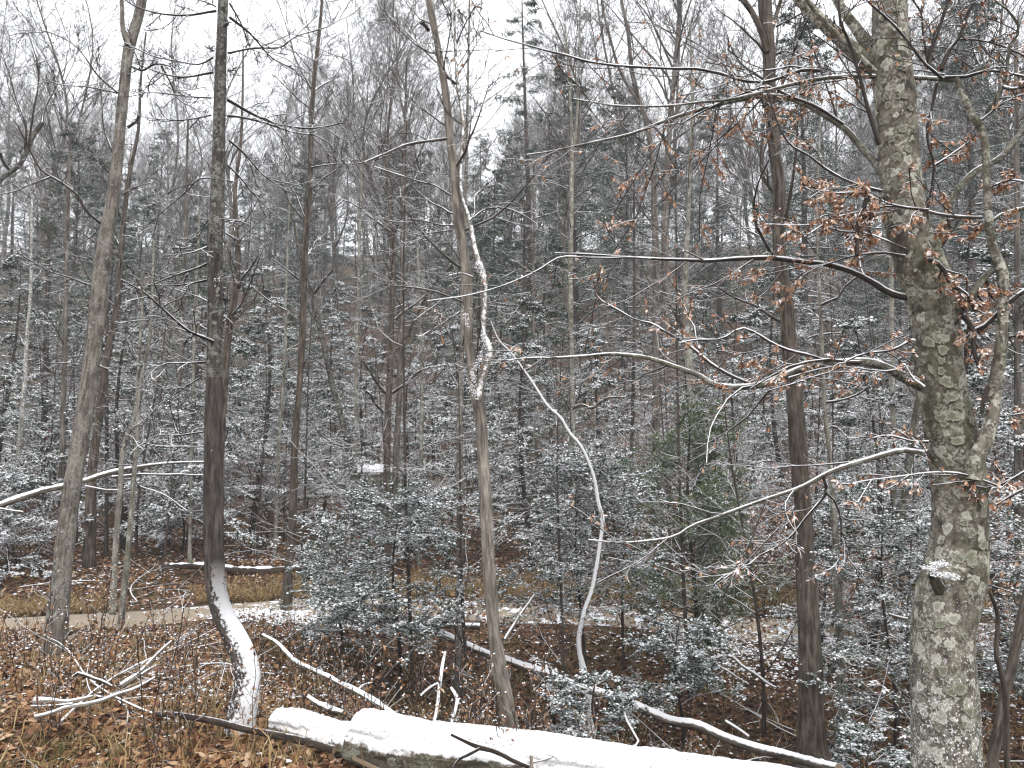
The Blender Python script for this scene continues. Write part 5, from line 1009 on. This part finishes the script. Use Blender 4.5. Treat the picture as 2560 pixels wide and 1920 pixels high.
# ------------------------------------------------------------ litter, snow flecks, grass, weeds
def in_view(n, d0, d1, pw, r=.74):
    d = d0 + (d1 - d0) * R.random(n) ** pw; return R.uniform(-r, r, n) * d, d
x, y = in_view(110000, 3.4, 17, 1.4); k = path_dist(x, y) > R.uniform(.35, .6, len(x)); k |= (x > -1.8) & (R.random(len(x)) < .55); x, y = x[k], y[k]
z = H(x, y) + R.uniform(0, .03, len(x)) + np.where(path_dist(x, y) < .5, .03, 0); b = np.stack([x, y, z], 1); N = len(b)
d = norm(R.normal(size=(N, 3)) * np.array([1, 1, .35])); nr = norm(R.normal(size=(N, 3)) * .45 + np.array([0, 0, 1]))
cln = n2(x, y, .8, 31) * .5 + R.random(N) ** 1.3 * .95 - .2 - np.clip(H(x, y) * -.5, 0, .34)
sz = R.uniform(.045, .085, N)
nearm = y < 5.1; cln = np.clip(cln, 0, 1)
mb = MB(); place_leaves(mb, b[nearm], d[nearm], nr[nearm], sz[nearm], 0, cln[nearm]); fm = ~nearm
diamonds(mb, b[fm], d[fm], nr[fm], sz[fm], sz[fm] * .6, 0, cln[fm], droop=.1)
tag(mb.build('leaf_litter', M['litter']), 'brown fallen leaves covering the forest floor', 'leaves', kind='stuff')
# flecks and pads of snow
x, y = in_view(85000, 3.4, 26, 1.3); m_ = n2(x, y, 1.1, 41) * .6 + n2(x, y, 4, 42) * .4 + np.where((np.abs(path_dist(x, y)) < 1.0) & (x > -4.2), .14, 0) + np.clip((y - 8) * .01, 0, .08) + .1 * np.exp(-((y - 7.6) / 1.3) ** 2) * (x < 0)
k = (R.random(len(x)) < np.clip((m_ - .42) * 2.6, .03, 1)) & ((path_dist(x, y) > .5) | (x > -3.2) & (R.random(len(x)) < .5)); x, y = x[k], y[k]
c = np.stack([x, y, H(x, y) + .032], 1); mb = MB(); puffs(mb, c, np.clip(R.lognormal(-5.15, .5, len(c)), .002, .03) * (1 + .07 * y), .35, 0)
tag(mb.build('snow_flecks', M['clean_snow']), 'flecks of fresh snow on the leaves', 'snow', kind='stuff')
# snow patches round the path tree
x = R.normal(size=1600) * .6 - 2.6; y = 9.75 + R.normal(size=1600) * .16; c = np.stack([x, y, H(x, y) + .02], 1)
x2 = R.normal(size=1500) * .8 + 3.0; y2 = 9.9 + R.normal(size=1500) * .4; c2 = np.stack([x2, y2, H(x2, y2) + .02], 1)
mb = MB(); puffs(mb, np.concatenate([c, c2]), R.uniform(.01, .035, 3100), .35, 0); tag(mb.build('snow_patch', M['clean_snow']), 'thicker snow lying along the path verge', 'snow', kind='stuff')
def grass(name, label, x, y, h, mat, per=9, lean=.5):
    N = len(x); b = np.repeat(np.stack([x, y, H(x, y)], 1), per, 0); M_ = len(b); b = b + R.normal(size=b.shape) * np.array([.03, .03, 0])
    d = norm(R.normal(size=(M_, 3)) * np.array([lean, lean, 0]) + np.array([0, 0, 1])); hh = np.repeat(h, per) * R.uniform(.5, 1.1, M_); w = .0035
    sd = norm(np.cross(d, R.normal(size=(M_, 3)))) * w
    p1 = b + d * hh[:, None] * .55; d2 = norm(d + np.array([0, 0, -.75]) + R.normal(size=b.shape) * .2); p2 = p1 + d2 * hh[:, None] * .5
    v = np.stack([b - sd, b + sd, p1 + sd * .8, p1 - sd * .8, p2], 1); o = (np.arange(M_) * 5)[:, None]
    mb = MB(); cl = np.repeat(R.random(M_), 5); mb.add(v, o + np.array([[0, 1, 2, 3]]), 0, col=cl, smooth=False)
    mb.f.append(o + np.array([[3, 2, 4]])); mb.m.append(np.zeros(M_, np.int32)); mb.sm.append(np.zeros(M_, bool))
    tag(mb.build(name, M[mat]), label, 'grass', kind='stuff')
x, y = in_view(2600, 3.5, 9, 1.2, .72); k = (n2(x, y, .9, 55) > .5) & (x < .3) & (path_dist(x, y) > .5); grass('grass', 'tufts of dull green grass among the brown leaves', x[k], y[k], R.uniform(.05, .14, k.sum()), 'green_grass', 12)
x = R.uniform(-9, 9, 2400); y = np.interp(x, PATH[:, 0], PATH[:, 1]) + .5 + np.abs(R.normal(size=2400)) * .45; k = n2(x, y, 1.3, 60) > .36; grass('dry_grass', 'long golden dry grass hanging on the bank beyond the path', x[k], y[k], R.uniform(.12, .36, k.sum()), 'dry_grass', 12, .7)
x, y = in_view(2600, 4, 10, 1, .74); k = (path_dist(x, y) > .5); grass('dry_weeds', 'thin straw coloured weeds on the near side of the path', x[k], y[k], R.uniform(.1, .3, k.sum()), 'dry_grass', 4, .35)
# dark weed stalks: individual plants
def weed_proto():
    n = 3; st = np.zeros((n, 7, 3)); t = np.linspace(0, 1, 7); dd = norm(R.normal(size=(n, 3)) * .14 + np.array([0, 0, 1]))
    st = dd[:, None] * (t[None, :, None] * R.uniform(.5, .95, (n, 1, 1))) + R.normal(size=(n, 7, 3)) * .008; st[:, 0, 2] = -.03
    mb = MB(); tubes(mb, st, np.full((n, 7), .0028), 4, 0); a, b = grow(st, np.full((n, 7), .0028), 7, (.35, 1), (25, 55), (.12, .3), .3, 4, .04, .1, .7, .5, rmin=.0014); tubes(mb, a, b, 3, 0)
    hd = MB(); c = np.repeat(a[:, -1], 3, 0) + R.normal(size=(len(a) * 3, 3)) * .008; diamonds(hd, c, R.normal(size=c.shape), R.normal(size=c.shape), .026, .013, 0, R.random(len(c)), .2)
    lf_b, lf_t = on_paths(st, 26, .1); place_leaves(hd, lf_b, norm(R.normal(size=lf_b.shape) + np.array([0, 0, -.8])), norm(R.normal(size=lf_b.shape)), .04, 0, R.random(26))
    s = R.random(len(c)) < .18; puffs(hd, c[s] + np.array([0, 0, .01]), .008, .7, 1)
    return mb.mesh('stalks', M['dark_twig']), hd.mesh('seed_heads', [M['litter'], M['clean_snow']])
WG = [(-9e9, 150, 'near the foot of the leaning grey tree'), (150, 420, 'between leaning grey tree and snow plastered tree'), (420, 700, 'by the snow plastered curved trunk'), (700, 1150, 'behind the short snowy log piece'), (1150, 1600, 'around the twisted tree'), (1600, 9e9, 'in the hollow near the beech')]
def weed_lab(x, y, s):
    u = 1280 + x / y * F * cp_; g = [t for a, b, t in WG if a <= u < b][0]
    l = ('tall' if s > .68 else 'low') + ' dry weed ' + ('on the nearest leaves' if y < 5.6 else 'midway' if y < 7 else 'close to the path') + ' ' + g
    return l, l
wp = [weed_proto() for _ in range(5)]
xs = []; k = 0
while len(xs) < 120:
    d = R.uniform(4.2, 8.3); xx = R.uniform(-.72, .02 if R.random() < .8 else .7) * d
    if path_dist(np.array(xx), np.array(d)) < .5: continue
    xs.append((xx, d))
for i, (xx, d) in enumerate(xs):
    s = R.uniform(.35, 1.0); q_ = weed_lab(xx, d, s); r = empty('weed_plant', (xx, d, float(H(xx, d))), q_[0], 'weed', q_[1]); r.scale = (s,) * 3; r.rotation_euler.z = R.uniform(0, 6)
    for me, nm in zip(wp[i % 5], ('stalks', 'seed_heads')):
        o = bpy.data.objects.new(nm, me); COL.objects.link(o); o.parent = r; o['kind'] = 'stuff'
# sticks lying on the floor
def stick_proto(L):
    t = np.linspace(0, 1, 9); p = np.stack([t * L, .06 * L * np.sin(t * 5), .03 * np.sin(t * 3)], 1); r = .009 * (1 - .7 * t); mb = MB(); tubes(mb, p[None], r[None], 6, 0, amp=.1)
    a, b = grow(p[None], r[None], 6, (.2, .9), (30, 60), (.2, .5), .5, 6, .02, .1, .7, .3, rmin=.002, flat=.7); tubes(mb, a, b, 4, 0); snow_ridge(mb, p, r, .7, 1, thr=.42)
    return mb.mesh('fallen_stick', [M['log_bark'], M['clean_snow']])
spm = [stick_proto(L) for L in (.9, 1.4, 2.0)]
for i in range(64):
    d = R.uniform(4.8, 15); xx = R.uniform(-.7, .7) * d
    if path_dist(np.array(xx), np.array(d)) < .7: continue
    o = bpy.data.objects.new('fallen_stick', spm[i % 3]); COL.objects.link(o); o.location = (xx, d, float(H(xx, d)) + .02); o.rotation_euler = (R.uniform(-.1, .1), R.uniform(-.25, .15), R.uniform(0, 6.3))
    tag(o, 'thin snow streaked stick lying loose among the leaves', 'stick', 'loose sticks on the forest floor')

# ------------------------------------------------------------ thin winter haze
HAZE = 0.0018
if HAZE:
    hm = bpy.data.materials.new('haze'); hm.use_nodes = True; hn = hm.node_tree; hn.nodes.remove(hn.nodes['Principled BSDF'])
    pv = hn.nodes.new('ShaderNodeVolumePrincipled'); pv.inputs['Density'].default_value = HAZE; pv.inputs['Color'].default_value = (.9, .93, .97, 1)
    hn.links.new(pv.outputs[0], hn.nodes['Material Output'].inputs['Volume'])
    x0, x1, y0, y1, z0, z1 = -320, 320, -310, 330, -6, 82
    mb = MB(); mb.add(np.array([(x, y, z) for z in (z0, z1) for y in (y0, y1) for x in (x0, x1)]), np.array([(0, 2, 3, 1), (4, 5, 7, 6), (0, 1, 5, 4), (2, 6, 7, 3), (0, 4, 6, 2), (1, 3, 7, 5)]), smooth=False)
    tag(mb.build('haze', hm), 'thin pale winter haze between the trees', 'haze', kind='stuff')
print('TRIS', sum(sum(len(p.vertices) - 2 for p in m.polygons) if len(m.polygons) < 2000 else len(m.loops) - 2 * len(m.polygons) for m in bpy.data.meshes), 'OBJ', len(bpy.data.objects))
